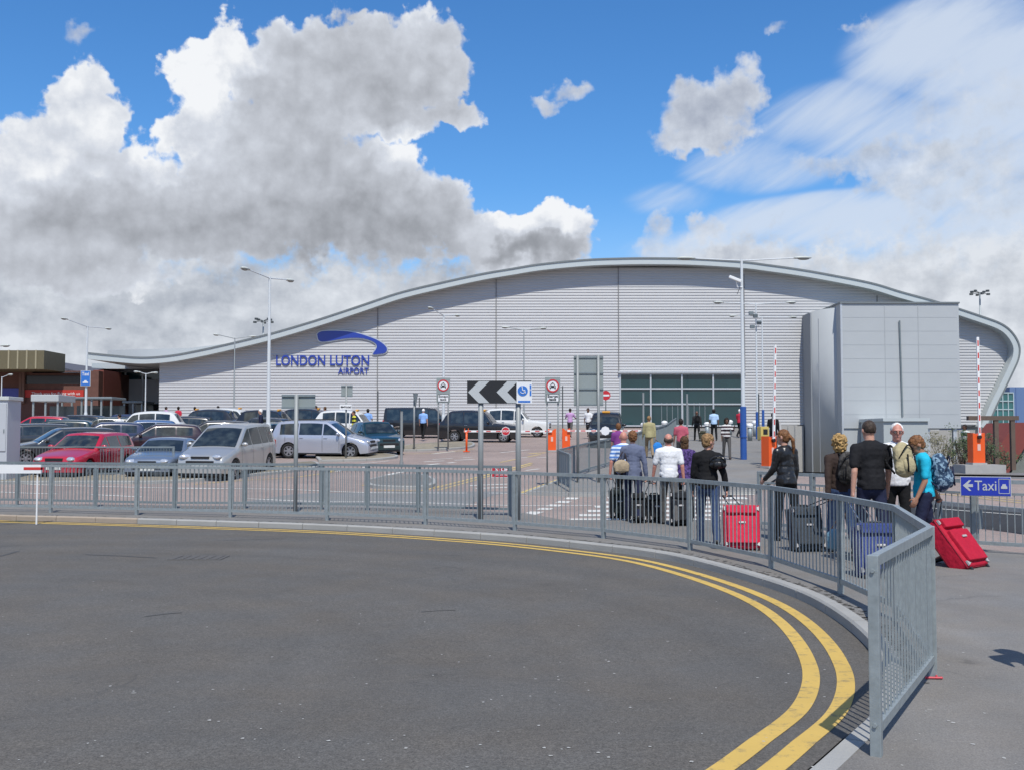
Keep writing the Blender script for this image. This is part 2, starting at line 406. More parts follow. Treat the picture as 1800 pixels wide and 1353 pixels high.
def tube(bm, p0, p1, r0, r1=None, seg=12, caps=True, mi=0):
    p0, p1 = Vector(p0), Vector(p1); r1 = r0 if r1 is None else r1
    d = p1 - p0; L = d.length
    if L < 1e-6: return
    q = d.to_track_quat('Z', 'Y').to_matrix()
    a = []; b = []
    for i in range(seg):
        t = 2 * math.pi * i / seg; v = Vector((math.cos(t), math.sin(t), 0))
        a.append(bm.verts.new(p0 + q @ (v * r0))); b.append(bm.verts.new(p1 + q @ (v * r1)))
    for i in range(seg):
        j = (i + 1) % seg
        bm.faces.new((a[i], a[j], b[j], b[i])).material_index = mi
    if caps:
        bm.faces.new(a[::-1]).material_index = mi; bm.faces.new(b).material_index = mi
def sphere(bm, c, r, u=12, v=8, rot=None):
    r = r if isinstance(r, (list, tuple)) else (r, r, r)
    rm = rot.to_4x4() if rot is not None else Matrix.Identity(4)
    m = Matrix.Translation(Vector(c)) @ rm @ Matrix.Diagonal((*r, 1))
    bmesh.ops.create_uvsphere(bm, u_segments=u, v_segments=v, radius=1, matrix=m)
def prism(bm, pts, h0, h1, axis='Y', mi=0):
    """extrude a 2-D outline between two depths; axis Y: pts are (x,z); axis Z: pts are (x,y); axis X: pts are (y,z)"""
    def mk(p, h):
        if axis == 'Y': return (p[0], h, p[1])
        if axis == 'Z': return (p[0], p[1], h)
        return (h, p[0], p[1])
    a = [bm.verts.new(mk(p, h0)) for p in pts]; b = [bm.verts.new(mk(p, h1)) for p in pts]
    fs = [bm.faces.new(a), bm.faces.new(b[::-1])]
    n = len(pts)
    for i in range(n):
        j = (i + 1) % n
        fs.append(bm.faces.new((a[j], a[i], b[i], b[j])))
    for f in fs: f.material_index = mi
    bmesh.ops.recalc_face_normals(bm, faces=fs)
    return fs
WORK = bpy.data.scenes.new('workbench_scene')      # small side scene: evaluating a shape here does not re-evaluate the whole place
def evaluated_mesh(o):
    WORK.collection.objects.link(o)
    vl = WORK.view_layers[0]; vl.update(); dg = vl.depsgraph
    me = bpy.data.meshes.new_from_object(o.evaluated_get(dg))
    WORK.collection.objects.unlink(o)
    return me
def text_mesh(name, s, size, m, parent, loc, depth=0.01, align='CENTER', bold=0.0, rot=(math.pi / 2, 0, 0), sx=1.0):
    cu = bpy.data.curves.new(name, 'FONT'); cu.body = s; cu.size = size; cu.extrude = depth / 2
    cu.align_x = align; cu.align_y = 'CENTER'; cu.offset = bold; cu.space_character = 1.0
    tmp = bpy.data.objects.new('tmp', cu)
    me = evaluated_mesh(tmp)
    bpy.data.objects.remove(tmp)
    me.name = name; me.materials.clear(); me.materials.append(m)
    o = bpy.data.objects.new(name, me); COL.objects.link(o)
    o.parent = parent; o.location = loc; o.rotation_euler = rot; o.scale = (sx, 1, 1)
    return o
def catmull(pts, n=8):
    out = []
    P_ = [Vector(p) for p in pts]
    P_ = [2 * P_[0] - P_[1]] + P_ + [2 * P_[-1] - P_[-2]]
    for i in range(1, len(P_) - 2):
        a, b, c, d = P_[i - 1:i + 3]
        for k in range(n):
            t = k / n
            out.append(0.5 * ((2 * b) + (c - a) * t + (2 * a - 5 * b + 4 * c - d) * t * t + (3 * b - a - 3 * c + d) * t ** 3))
    out.append(P_[-2])
    return out
def sheet(name, pts, f, dz, m, step=1.0, kind='structure', label=None):
    """a polygon given in plan, cut along Y and draped on the height function f"""
    bm = BM()
    vs = [bm.verts.new((p[0], p[1], 0)) for p in pts]
    fc = bm.faces.new(vs)
    y0, y1 = min(p[1] for p in pts), max(p[1] for p in pts)
    cuts = [y for y in (5.8, 8.2, 23, 24, 25, 26, 27, 28, 29, 92) if y0 < y < y1]
    for y in cuts:
        bmesh.ops.bisect_plane(bm, geom=list(bm.faces) + list(bm.edges) + list(bm.verts), plane_co=(0, y, 0), plane_no=(0, 1, 0))
    bmesh.ops.triangulate(bm, faces=list(bm.faces))
    bmesh.ops.recalc_face_normals(bm, faces=list(bm.faces))
    for v in bm.verts: v.co.z = f(v.co.y) + dz
    if sum(fa.normal.z for fa in bm.faces) < 0: bmesh.ops.reverse_faces(bm, faces=list(bm.faces))
    o = link(name, bm, m)
    tag(o, label, None, None, kind)
    return o
def offset_line(pts, off):
    out = []
    for i, p in enumerate(pts):
        a = pts[max(0, i - 1)]; b = pts[min(len(pts) - 1, i + 1)]
        t = (b - a); t.z = 0; t.normalize(); n = Vector((-t.y, t.x, 0))
        out.append(p + n * off)
    return out
def ribbon(bm, pts, w, f, dz, dash=None):
    """painted line of width w along plan points, draped on f"""
    pts = [Vector((p[0], p[1], 0)) for p in pts]
    dense = []
    for a, b in zip(pts, pts[1:]):
        n = max(1, int((b - a).length / 0.5))
        dense += [a.lerp(b, k / n) for k in range(n)]
    dense.append(pts[-1])
    l = offset_line(dense, w / 2); r = offset_line(dense, -w / 2)
    run = 0.0
    for i in range(len(dense) - 1):
        seg = (dense[i + 1] - dense[i]).length
        if dash is None or (run % (dash[0] + dash[1])) < dash[0]:
            q = [l[i], r[i], r[i + 1], l[i + 1]]
            vs = [bm.verts.new((v.x, v.y, f(v.y) + dz)) for v in q]
            fc = bm.faces.new(vs); fc.normal_update()
            if fc.normal.z < 0: fc.normal_flip()
        run += seg
# ================================================================ SETTING
# right of the footpath the ground falls away to a lower service yard
def yardz(y):
    if y < 38: return rampz(y)
    if y < 80: return rampz(38) - (rampz(38) + 1.35) * (y - 38) / 42.0
    return -1.35
XR = lambda y: y * 0.252                 # right edge of the footpath
bm = BM()
for (x0, x1, f) in ((-1500, None, rampz), (None, 1500, yardz)):
    ys = [-300, 0, 23, 24, 25, 26, 27, 28, 29, 38, 50, 65, 80, 92, 3000]
    for a, b in zip(ys, ys[1:]):
        xa, xb = XR(a), XR(b)
        if b <= 29: xa = xb = XR(29)
        if a == 29: xa = XR(29)
        if b == 3000: xa = xb = XR(80)
        if a == 80: xb = XR(80)
        L_ = (x0 if x0 is not None else xa, x0 if x0 is not None else xb)
        R_ = (x1 if x1 is not None else xa, x1 if x1 is not None else xb)
        q = [(L_[0], a), (R_[0], a), (R_[1], b), (L_[1], b)]
        bm.faces.new([bm.verts.new((x, y, f(y) - 0.16)) for x, y in q])
tag(link('ground', bm, MT['ground']), None, None, None, 'structure')

# kerb line (foot of the kerb) read on the near road
kpx = [(-420, 896), (-200, 903), (0, 913), (120, 916), (240, 919.5), (380, 924), (500, 928), (600, 932), (700, 937.5), (860, 948), (950, 956), (1050, 967), (1130, 977), (1200, 990), (1300, 1017),
       (1400, 1051), (1470, 1090), (1531, 1145), (1552, 1200), (1531, 1256), (1500, 1283), (1418, 1353), (1330, 1420), (1180, 1530)]
kpts = [G(x, y, zroad) for x, y in kpx]
kline = catmull([Vector((p.x, p.y, 0)) for p in kpts], 10)
# smooth a little
for _ in range(6):
    kline = [kline[0]] + [(kline[i - 1] + kline[i] * 2 + kline[i + 1]) / 4 for i in range(1, len(kline) - 1)] + [kline[-1]]
out_ = offset_line(kline, 0.13)                         # back edge of the kerb (left of travel direction)
inn = kline
endp = kline[-1]
# near road
road_pts = [(p.x, p.y) for p in kline] + [(endp.x - 1.0, -6), (-40, -6), (-40, kline[0].y)]
sheet('road', road_pts, zroad, 0.0, MT['road'])
# kerb stones
bm = BM()
acc = 0.0; k = 0
def kerb_run(bm, line, back, f, h, mi_of):
    i = 0; n = len(line) - 1
    while i < n:
        j = i; L0 = 0
        while j < n and L0 < 0.9:
            L0 += (line[j + 1] - line[j]).length; j += 1
        gap = 0.012
        a = [line[t].copy() for t in range(i, j + 1)]; b = [back[t].copy() for t in range(i, j + 1)]
        if len(a) > 1:
            d = (a[1] - a[0]).normalized(); a[0] += d * gap; d2 = (b[1] - b[0]).normalized(); b[0] += d2 * gap
        mi = mi_of(a[0])
        rows = []
        for u, w in zip(a, b):
            t = (w - u).normalized()
            z0 = f(u.y) - 0.05; z1 = f(u.y) + h(u.y)
            rows.append([bm.verts.new((u.x, u.y, z0)), bm.verts.new((u.x, u.y, z1 - 0.02)), bm.verts.new((u.x + t.x * .02, u.y + t.y * .02, z1)), bm.verts.new((w.x, w.y, z1)), bm.verts.new((w.x, w.y, z0))])
        for r0, r1 in zip(rows, rows[1:]):
            for q in range(4):
                fc = bm.faces.new((r0[q], r0[q + 1], r1[q + 1], r1[q])); fc.material_index = mi
        bm.faces.new(rows[0]).material_index = mi; bm.faces.new(rows[-1][::-1]).material_index = mi
        i = j
kh = lambda y: (-zroad(y) + 0.004)
kerb_run(bm, inn, out_, zroad, kh, lambda p: 1 if p.x < -7.9 and p.y > 15 else 0)
tag(link('kerb', bm, [MT['kerb'], MT['kerbtan']]), None, None, None, 'structure')
# double yellow lines along the kerb
bm = BM()
for far_, near_ in ((-0.27, -0.135), (-0.52, -0.345)):
    offs = [near_ + (far_ - near_) * min(1, max(0, (p.y - 5.2) / 3.5)) for p in kline]
    yl = [offset_line(kline, o_)[i] for i, o_ in enumerate(offs)]
    for _ in range(60): yl = [yl[0]] + [(yl[i - 1] + yl[i] * 2 + yl[i + 1]) / 4 for i in range(1, len(yl) - 1)] + [yl[-1]]
    ribbon(bm, [(q.x, q.y) for q in yl], 0.12, zroad, 0.004)
tag(link('yellow_lines', bm, MT['yellow']), None, None, None, 'structure')

# footway between the near kerb and the block paved road
FE = 21.0
fw = [(p.x, p.y) for p in out_] + [(out_[-1].x - .2, -8), (12, -8), (12, 12.6), (9.4, 13.7), (7.3, 14.8), (5.9, 16.8), (5.0, 18.9), (4.7, 20.8), (1.0, 20.8), (0.3, 22.6), (-1.7, 24.0), (-5, 24.6), (-10, 25.2), (-40, 27)]
sheet('footway', fw, rampz, 0.0, MT['pave'])
# block paved carriageway and forecourt
sheet('block_paving', [(-60, 23), (-10, 22.6), (-1.9, 22), (0.3, 20.5), (1.0, 19.5), (5, 17), (7, 13.6), (12, 12.8), (40, 10), (40, 29), (8.2, 36.5), (XR(40), 40), (XR(60), 60), (XR(90), 90), (-60, 90)], rampz, -0.10, MT['brick'])
# service yard surface on the right
sheet('service_yard', [(8.3, 38), (45, 30), (90, 30), (90, 110), (XR(100), 110), (XR(80), 80)], yardz, -0.10, MT['patch'])
# grey tarmac band over the blocks
def gp(l, dz=-0.10): return [(q.x, q.y) for q in (G(x, y, rampz, dz) for x, y in l)]
sheet('tarmac_band', gp([(250, 905), (380, 892), (430, 881), (520, 867), (700, 863), (900, 863), (860, 872), (830, 884), (800, 897), (760, 905)]), rampz, -0.096, MT['patch'])
sheet('tactile_strip', gp([(985, 930), (1230, 930), (1235, 917), (985, 915)]), rampz, 0.004 if False else -0.094, MT['tactile'])
# flat, very dark strip laid on the ground beyond the right-hand railing
sheet('dark_ground_strip', gp([(1600, 874), (1800, 893), (1990, 915), (1990, 965), (1800, 938), (1600, 912)]), rampz, -0.094, asphalt('dark_ground', (.035, .036, .038)))
# footpath up to the terminal
path_px = [(925, 863), (1010, 831), (1080, 811), (1160, 779)]
pl = [(q.x, q.y) for q in (G(x, y) for x, y in path_px)]
# keep the left kerb of the path straight up to the terminal
lx = lambda y: pl[-1][0] + (y - pl[-1][1]) * 0.19
path_poly = [G(1330, 862), G(1120, 865), G(1000, 866)]
path_poly = [(p.x, p.y) for p in path_poly] + pl + [(lx(60), 60), (lx(82), 82), (XR(82), 82), (XR(60), 60), (XR(40), 40), (XR(34), 34)]
sheet('footpath', path_poly, rampz, 0.0, MT['path'])
bm = BM()
lk = [Vector((p[0], p[1], 0)) for p in [path_poly[0], path_poly[1], path_poly[2]] + pl + [(lx(60), 60), (lx(82), 82)]]
dense = []
for a, b in zip(lk, lk[1:]):
    n = max(1, int((b - a).length / 0.6)); dense += [a.lerp(b, t / n) for t in range(n)]
dense.append(lk[-1])
kerb_run(bm, dense, offset_line(dense, -0.14), lambda y: rampz(y) - 0.1, lambda y: 0.106, lambda p: 0)
# small kerbed islands on the forecourt
def island(px, bmx, name='traffic_island', m='pave', h=0.1):
    pts = [Vector((q.x, q.y, 0)) for q in (G(x, y, rampz, -0.1) for x, y in px)]
    loop = catmull(pts + [pts[0]], 5)
    ar = sum(a.x * b.y - b.x * a.y for a, b in zip(loop, loop[1:]))
    if ar < 0: loop = loop[::-1]
    kerb_run(bmx, loop, offset_line(loop, 0.13), lambda y: rampz(y) - 0.1, lambda y: h + .004, lambda p: 0)
    sheet(name, [(p.x, p.y) for p in offset_line(loop, 0.12)[:-1]], rampz, h - 0.1, MT[m])
island([(640, 848), (655, 857), (740, 859), (768, 850), (745, 838), (690, 838)], bm)
island([(-60, 851), (130, 850), (300, 849), (430, 838), (520, 829), (560, 822), (545, 814), (430, 824), (300, 838), (130, 838), (-60, 838)], bm, m='grassy')
island([(560, 812), (660, 809), (700, 803), (640, 797), (560, 799)], bm, m='grassy')
island([(690, 793), (760, 792), (830, 786), (820, 778), (720, 783)], bm, m='grassy')
tag(link('island_kerbs', bm, [MT['kerb'], MT['kerbtan']]), None, None, None, 'structure')
# road markings on the blocks
bm = BM(); by = BM()
def mark(px, w, dash=None, b=None, dz=-0.092):
    pts = catmull([Vector((q.x, q.y, 0)) for q in (G(x, y, rampz, -0.1) for x, y in px)], 6) if len(px) > 2 else [G(x, y, rampz, -0.1) for x, y in px]
    ribbon(b if b is not None else bm, [(p.x, p.y) for p in pts], w, rampz, dz, dash)
mark([(435, 876), (560, 881), (700, 882), (900, 888), (1040, 888)], 0.12)
mark([(-60, 861), (40, 866), (160, 869), (250, 873)], 0.12, (3, 1.2))
mark([(-60, 845), (60, 851), (240, 856), (400, 858)], 0.12)
mark([(300, 858), (480, 859), (640, 865), (820, 866)], 0.12, (2.2, .25))
mark([(860, 866), (1000, 868)], 0.12)
mark([(925, 905), (1028, 865)], 0.34, (0.75, 0.35))
mark([(680, 834), (735, 824)], 0.2, (1.2, .8))
mark([(585, 829), (660, 818)], 0.12, (1.0, 1.2))
mark([(870, 833), (960, 822)], 0.14, (1.0, .8))
mark([(825, 853), (900, 850)], 0.2)
mark([(836, 858), (892, 856)], 0.2)
mark([(880, 795), (930, 790)], 0.15); mark([(944, 804), (962, 803)], 0.15); mark([(916, 804), (928, 803)], 0.15)
mark([(745, 811), (850, 806)], 0.2, (.9, .5)); mark([(745, 817), (800, 812)], 0.22, (.9, .3)); mark([(760, 807), (830, 803)], 0.14, (1, .4))
mark([(670, 799), (705, 796)], 0.2); mark([(760, 797), (800, 793)], 0.2)
mark([(480, 830), (720, 806)], 0.1, (2, 3)); mark([(1420, 872), (1800, 905)], 0.1)
mark([(1430, 858), (1640, 864), (1800, 880)], 0.10, b=by); mark([(1430, 861), (1640, 867), (1800, 884)], 0.1, b=by)
mark([(340, 851), (430, 843.5), (520, 838), (590, 828)], 0.11, b=by)
mark([(760, 858), (860, 833), (935, 813)], 0.13, b=by); mark([(770, 861), (880, 831), (935, 816)], 0.1, b=by)
mark([(640, 853), (668, 851)], 0.4, b=by); mark([(640, 860), (735, 862), (775, 853)], 0.10, b=by)
mark([(915, 866), (1010, 833), (1085, 811)], 0.14, b=by)
mark([(690, 797), (760, 796), (835, 789)], 0.1, b=by); mark([(880, 812), (950, 798)], 0.12, b=by, dash=(2, 1.5)); mark([(930, 797), (960, 795)], 0.3, b=by)
mark([(570, 830), (600, 822)], 0.25, b=by)
# zebra crossing: rows of short blocks lying along the traffic
for i in range(7):
    y = 21.7 + i * 1.22
    xa = 1.2 + 0.27 * i; xb = 4.15 + 0.42 * i
    x = xa
    nb = 0
    while x < xb - .3:
        if nb == 0: pass
        L_ = min(0.8, xb - x)
        w = 0.60
        q = [(x, y), (x + L_, y), (x + L_, y + w), (x, y + w)]
        fc = bm.faces.new([bm.verts.new((a, b, rampz(b) - 0.092)) for a, b in q])
        x += L_; nb += 1
for i in range(4):                                         # give-way triangles beside the zebra
    pass
tag(link('road_markings', bm, MT['white']), None, None, None, 'structure')
tag(link('yellow_road_markings', by, MT['yellow2']), None, None, None, 'structure')
# iron covers and thin dark lines, one along a tarmac seam, in the near road
def disc(bm, c, rx, ry, z, n=24):
    bm.faces.new([bm.verts.new((c[0] + rx * math.cos(2 * math.pi * i / n), c[1] + ry * math.sin(2 * math.pi * i / n), z)) for i in range(n)])
bm = BM(); q = G(350, 980, zroad); box(bm, (q.x, q.y, -0.098), (0.75, 0.5, 0.012))
for i in range(6): box(bm, (q.x - .3 + .12 * i, q.y, -0.090), (0.03, 0.42, 0.006))
tag(link('drain_cover', bm, mat('cast_iron', (0.095, 0.088, 0.08), 0.85, var=.3)), 'worn iron drain cover set flush in the near asphalt', 'drain cover')
bm = BM()  # thin dark lines drawn on the road surface
for a, b, w in (((0, 977), (32, 968), .06), ((150, 974), (276, 980), .05), ((0, 922), (130, 912), .035), ((380, 950), (500, 946), .02), ((740, 1075), (800, 1072), .02), ((255, 1083), (320, 1076), .03)):
    A = G(*a, zroad); B = G(*b, zroad)
    ribbon(bm, [(A.x, A.y), ((A.x + B.x) / 2, (A.y + B.y) / 2 + .03), (B.x, B.y)], w, zroad, 0.003)
tag(link('road_dark_lines', bm, mat('dark_line', (0.06, 0.058, 0.055), 0.8, var=.3)), None, None, None, 'structure')
rnd = random.Random(3)
bm = BM()
for _ in range(170):                                       # specks of grit and gum
    px, py = rnd.uniform(0, 1800), 950 + rnd.random() ** 0.7 * 400
    q = G(px, py, zroad)
    far = min((q.xy - p.xy).length for p in kline[::6])
    if px > 1560: q = G(px, py); z = 0.003
    else: z = zroad(q.y) + .004
    r = rnd.uniform(.004, .013)
    a0 = rnd.random() * 6
    bm.faces.new([bm.verts.new((q.x + r * rnd.uniform(.6, 1.3) * math.cos(a0 + i * 1.05), q.y + r * rnd.uniform(.6, 1.3) * math.sin(a0 + i * 1.05), z)) for i in range(6)])
tag(link('grit', bm, mat('pale_grit', (0.42, 0.41, 0.38), 0.8, var=.3)), 'scattered pale grit and gum specks on the asphalt', None, None, 'stuff')
bm = BM()
for i in range(0, len(out_) - 1):                          # wind-blown dirt along the back of the kerb
    p = out_[i]
    if p.y < 7.2: continue
    for _ in range(5):
        r = rnd.uniform(.006, .022); t = rnd.random(); d = rnd.random() ** 2 * .16 + .02
        c = out_[i].lerp(out_[i + 1], t); nn = (out_[i] - inn[i]).normalized(); c = c + nn * d
        bm.faces.new([bm.verts.new((c.x + r * 1.8 * math.cos(a * 1.05 + r) * rnd.uniform(.6, 1.2), c.y + r * math.sin(a * 1.05 + r), .0035)) for a in range(6)])
tag(link('kerb_dirt', bm, mat('dirt', (0.075, 0.07, 0.06), 0.95, var=.4, vscale=20)), 'dark silt gathered behind the near kerb', None, None, 'stuff')

# ================================================================ TERMINAL BUILDING
BY = 85.0                                            # facade plane
SB = FPX / BY
def bx_(px): return X_at(px, BY)
def bz_(py): return P(900, py, BY).z
def bp_(px, py, Y=BY):
    q = P(px, py, Y); return (q.x, q.z)
term = empty('terminal_building', (0, BY, rampz(BY)), 0, 'long airport terminal with wavy roofline, ribbed silver cladding and blue airport lettering', 'airport terminal')
def tpart(name, bm, m, parent=None, smooth=False):
    o = link(name, bm, m, None, smooth)
    o.parent = parent or term
    o.matrix_parent_inverse = (Matrix.Translation(term.location)).inverted()
    return o
m, t, b = node_mat('ribbed_cladding'); L = t.links.new
tcn = t.nodes.new('ShaderNodeTexCoord').outputs['Object']
n = t.nodes.new('ShaderNodeTexNoise'); n.inputs['Scale'].default_value = 0.5; n.inputs['Detail'].default_value = 4
mp = t.nodes.new('ShaderNodeMapping'); mp.inputs['Scale'].default_value = (1, 1, 5); L(tcn, mp.inputs[0]); L(mp.outputs[0], n.inputs['Vector'])
mx = t.nodes.new('ShaderNodeMix'); mx.data_type = 'RGBA'; mx.inputs[6].default_value = (0.42, 0.423, 0.425, 1); mx.inputs[7].default_value = (0.48, 0.482, 0.485, 1)
L(n.outputs['Fac'], mx.inputs[0]); L(mx.outputs[2], b.inputs['Base Color']); b.inputs['Roughness'].default_value = 0.42; b.inputs['Metallic'].default_value = 0.0
MT['clad'] = m
MT['panel'] = mat('flat_grey_panel', (0.415, 0.435, 0.44), 0.7, metal=0.0, var=0.06, vscale=0.6)
MT['fascia'] = mat('fascia_metal', (0.52, 0.56, 0.55), 0.5, metal=0.2, var=0.04)
MT['rooftrim'] = mat('roof_edge_trim', (0.20, 0.22, 0.22), 0.5, metal=0.3)
MT['glass_t'] = mat('tinted_glass', (0.012, 0.045, 0.05), 0.06, var=0.3, vscale=0.5, spec=0.7, coat=0.0)
MT['alu'] = mat('aluminium_frame', (0.55, 0.57, 0.58), 0.4, metal=0.4)
MT['plinth'] = mat('concrete_plinth', (0.36, 0.35, 0.33), 0.85, var=0.12, bump=0.2)

top_px = [(155, 621.5), (200, 626), (250, 629.5), (300, 626), (350, 617), (400, 606), (474, 588), (551, 565.5), (626, 541), (701, 516), (775, 498), (847, 482.5), (900, 473.5), (950, 465.5), (1028, 458),
          (1092, 455.5), (1150, 455), (1222, 456.3), (1305, 461.5), (1350, 467), (1400, 474), (1450, 482.5), (1531, 498.5), (1583, 514), (1645, 531), (1686, 544), (1725, 557), (1753, 567), (1769, 576),
          (1780, 587), (1788, 600), (1791.5, 614), (1789, 632), (1778, 657), (1764, 686), (1751, 712), (1738, 742), (1733, 753)]
FY = BY - 1.0                                         # the roof oversails the cladding by about a metre
curve = catmull([Vector((*bp_(x, y, FY), 0)) for x, y in top_px], 6)      # (x, z)
def inset(c, d):
    o = []
    for i, p in enumerate(c):
        a = c[max(0, i - 1)]; b2 = c[min(len(c) - 1, i + 1)]
        t2 = (b2 - a).normalized(); o.append(p + Vector((t2.y, -t2.x, 0)) * d)
    return o
TH = 0.45
cin = inset(curve, TH)
def sweep(outer, inner, y0, y1):
    bm = BM()
    A = [[bm.verts.new((p.x, y, p.y)) for p in c] for c in (outer, inner) for y in (y0, y1)]
    (o0, o1, i0, i1) = A
    for k in range(len(outer) - 1):
        bm.faces.new((o0[k], o0[k + 1], i0[k + 1], i0[k]))         # front
        bm.faces.new((o1[k], o1[k + 1], o0[k + 1], o0[k]))         # top
        bm.faces.new((i0[k], i0[k + 1], i1[k + 1], i1[k]))         # soffit
        bm.faces.new((i1[k], i1[k + 1], o1[k + 1], o1[k]))
    for k in (0, -1): bm.faces.new((o0[k], o1[k], i1[k], i0[k]))
    bmesh.ops.recalc_face_normals(bm, faces=list(bm.faces))
    return bm
tpart('roof', sweep(curve, cin, FY, BY + 45), MT['fascia'])
tpart('roof_edge_trim', sweep(inset(curve, -0.10), inset(curve, 0.02), FY - 0.06, FY + 0.6), MT['rooftrim'])

# ribbed cladding, one profiled strip after another, trimmed to the roofline
def roof_x_range(z):
    """left and right limits of the facade at height z"""
    mid = inset(curve, TH - 0.06)
    xs = []
    for a, b2 in zip(mid, mid[1:]):
        if (a.y - z) * (b2.y - z) <= 0 and a.y != b2.y:
            xs.append(a.x + (b2.x - a.x) * (z - a.y) / (b2.y - a.y))
    return xs
XL = bx_(279)
base_z = rampz(BY) + 0.12
PITCHR = 0.232
prof = [(0.0, 0.0), (-0.028, 0.045), (-0.036, 0.085), (-0.009, 0.200)]
gl_x0, gl_x1, gl_z1 = bx_(1089), bx_(1309), bz_(656)
bm = BM()
z = base_z
mxz = max(p.y for p in curve)
while z < mxz:
    xs = roof_x_range(z)
    lo = [x for x in xs if x < 5]; hi = [x for x in xs if x >= 5]
    left = XL if z < P(900, 640, BY).z else (max(lo) if lo else None)
    right = min(hi) if hi else None
    if left is None or right is None: z += PITCHR; continue
    left = max(left, XL)
    spans = [(left, right)]
    if z + PITCHR * .5 < gl_z1: spans = [(left, gl_x0), (gl_x1, right)]
    for (a, b2) in spans:
        if b2 - a < .05: continue
        pts = prof + [(0.0, PITCHR)]
        va = [bm.verts.new((a, BY + p[0], z + p[1])) for p in pts]; vb = [bm.verts.new((b2, BY + p[0], z + p[1])) for p in pts]
        for k in range(len(pts) - 1): bm.faces.new((va[k], vb[k], vb[k + 1], va[k + 1]))
    z += PITCHR
bmesh.ops.recalc_face_normals(bm, faces=list(bm.faces))
tpart('ribbed_cladding', bm, MT['clad'])
# body of the hall behind the cladding, so it has thickness
bm = BM()
hall = [(XL + .02, rampz(BY) - 1.5)] + [(p.x, p.y) for p in inset(curve, TH - .02) if p.x > XL + .1 ]
hall = [(x, min(z_, 40)) for x, z_ in hall]
prism(bm, hall, BY + 0.35, BY + 40)
tpart('hall_wall', bm, MT['panel'])
mj = mat('joint_metal', (0.19, 0.19, 0.19), 0.6)
for px, y0, y1 in ((663, 540, 742), (872, 492, 742), (1088, 470, 655), (1310, 482, 655), (411, 618, 742), (1545, 520, 560)):
    x = bx_(px); bm = BM(); box(bm, (x, BY - 0.03, (bz_(y0) + bz_(y1)) / 2), (0.07, 0.10, bz_(y0) - bz_(y1))); tpart('cladding_joint', bm, mj)
bm = BM()
for a, b2 in ((XL, gl_x0), (gl_x1, bx_(1400))):
    box(bm, ((a + b2) / 2, BY - .12, rampz(BY) - .1), (b2 - a, 0.3, 0.45))
box(bm, ((bx_(1383) + bx_(1410)) / 2, BY - .15, (bz_(748) + -1.4) / 2), (bx_(1410) - bx_(1383), .5, bz_(748) + 1.4))
box(bm, ((bx_(1383) + bx_(1731)) / 2, BY + .12, -0.2), (bx_(1731) - bx_(1383), .3, 4.6))
tpart('plinth', bm, MT['plinth'])
# entrance glazing
gz0 = rampz(BY) + 0.02
gcx = (gl_x0 + gl_x1) / 2
bm = BM(); box(bm, (gcx, BY + 0.06, (gz0 + gl_z1) / 2), (gl_x1 - gl_x0, .04, gl_z1 - gz0)); win = tpart('entrance_glazing', bm, MT['glass_t'])
bm = BM()
for i in range(5):
    x = gl_x0 + (gl_x1 - gl_x0) * i / 4; x = min(max(x, gl_x0 + .06), gl_x1 - .06)
    box(bm, (x, BY - .01, (gz0 + gl_z1) / 2), (.12, .14, gl_z1 - gz0))
for zz in (gz0 + .06, bz_(710), bz_(683), gl_z1 - .05): box(bm, (gcx, BY + 0.0, zz), (gl_x1 - gl_x0, .11, .11))
box(bm, (gcx, BY - .12, gl_z1 + .06), (gl_x1 - gl_x0 + .2, .3, .12))
tpart('glazing_frame', bm, MT['alu'], None)
bm = BM()
for i, x in enumerate(np.linspace(gl_x0 + 3.4, gl_x1 - 3.2, 9)):
    box(bm, (x, BY + .02, gz0 + .95), (.05, .05, 1.9))
tpart('door_frame', bm, MT['galvd'])
# left recessed block with a strip window
LY = 95.0
lx0, lx1 = X_at(187, LY), X_at(292, LY)
zf = lambda py: P(900, py, LY).z
bm = BM(); prism(bm, [(lx0, 1.0), (lx1, 1.0), (lx1, zf(640)), (lx0, zf(630))], LY, LY + 20); tpart('side_block', bm, MT['panel'])
bm = BM(); box(bm, ((lx0 + lx1) / 2, LY - 1.4, zf(647)), (lx1 - lx0 + .6, 2.8, .5)); tpart('side_canopy', bm, MT['fascia'])
bm = BM(); box(bm, ((X_at(194, LY) + lx1) / 2, LY - .02, zf(661)), (lx1 - X_at(194, LY), .1, zf(655) - zf(667))); w = tpart('strip_window', bm, MT['glass_t'])
for px in (220, 250):
    bm = BM(); box(bm, (X_at(px, LY), LY - .08, zf(661)), (.14, .1, zf(655) - zf(667))); tpart('window_mullion', bm, MT['alu'])
    bm = BM(); box(bm, (X_at(px, LY), LY - .03, zf(690)), (.06, .1, zf(668) - zf(715))); tpart('panel_joint', bm, MT['alu'])
bm = BM(); box(bm, ((X_at(244, LY) + lx1) / 2, LY - .03, zf(722)), (lx1 - X_at(244, LY), .1, zf(710) - zf(735))); tpart('service_door', bm, MT['dark'])
# upper parapet behind the roof sweep
UY = 104.0
bm = BM(); prism(bm, [(X_at(187, UY), 6), (X_at(470, UY), 6), (X_at(470, UY), P(900, 596, UY).z), (X_at(330, UY), P(900, 612, UY).z), (X_at(187, UY), P(900, 616, UY).z)], UY, UY + 12); tpart('upper_parapet', bm, MT['panel'])
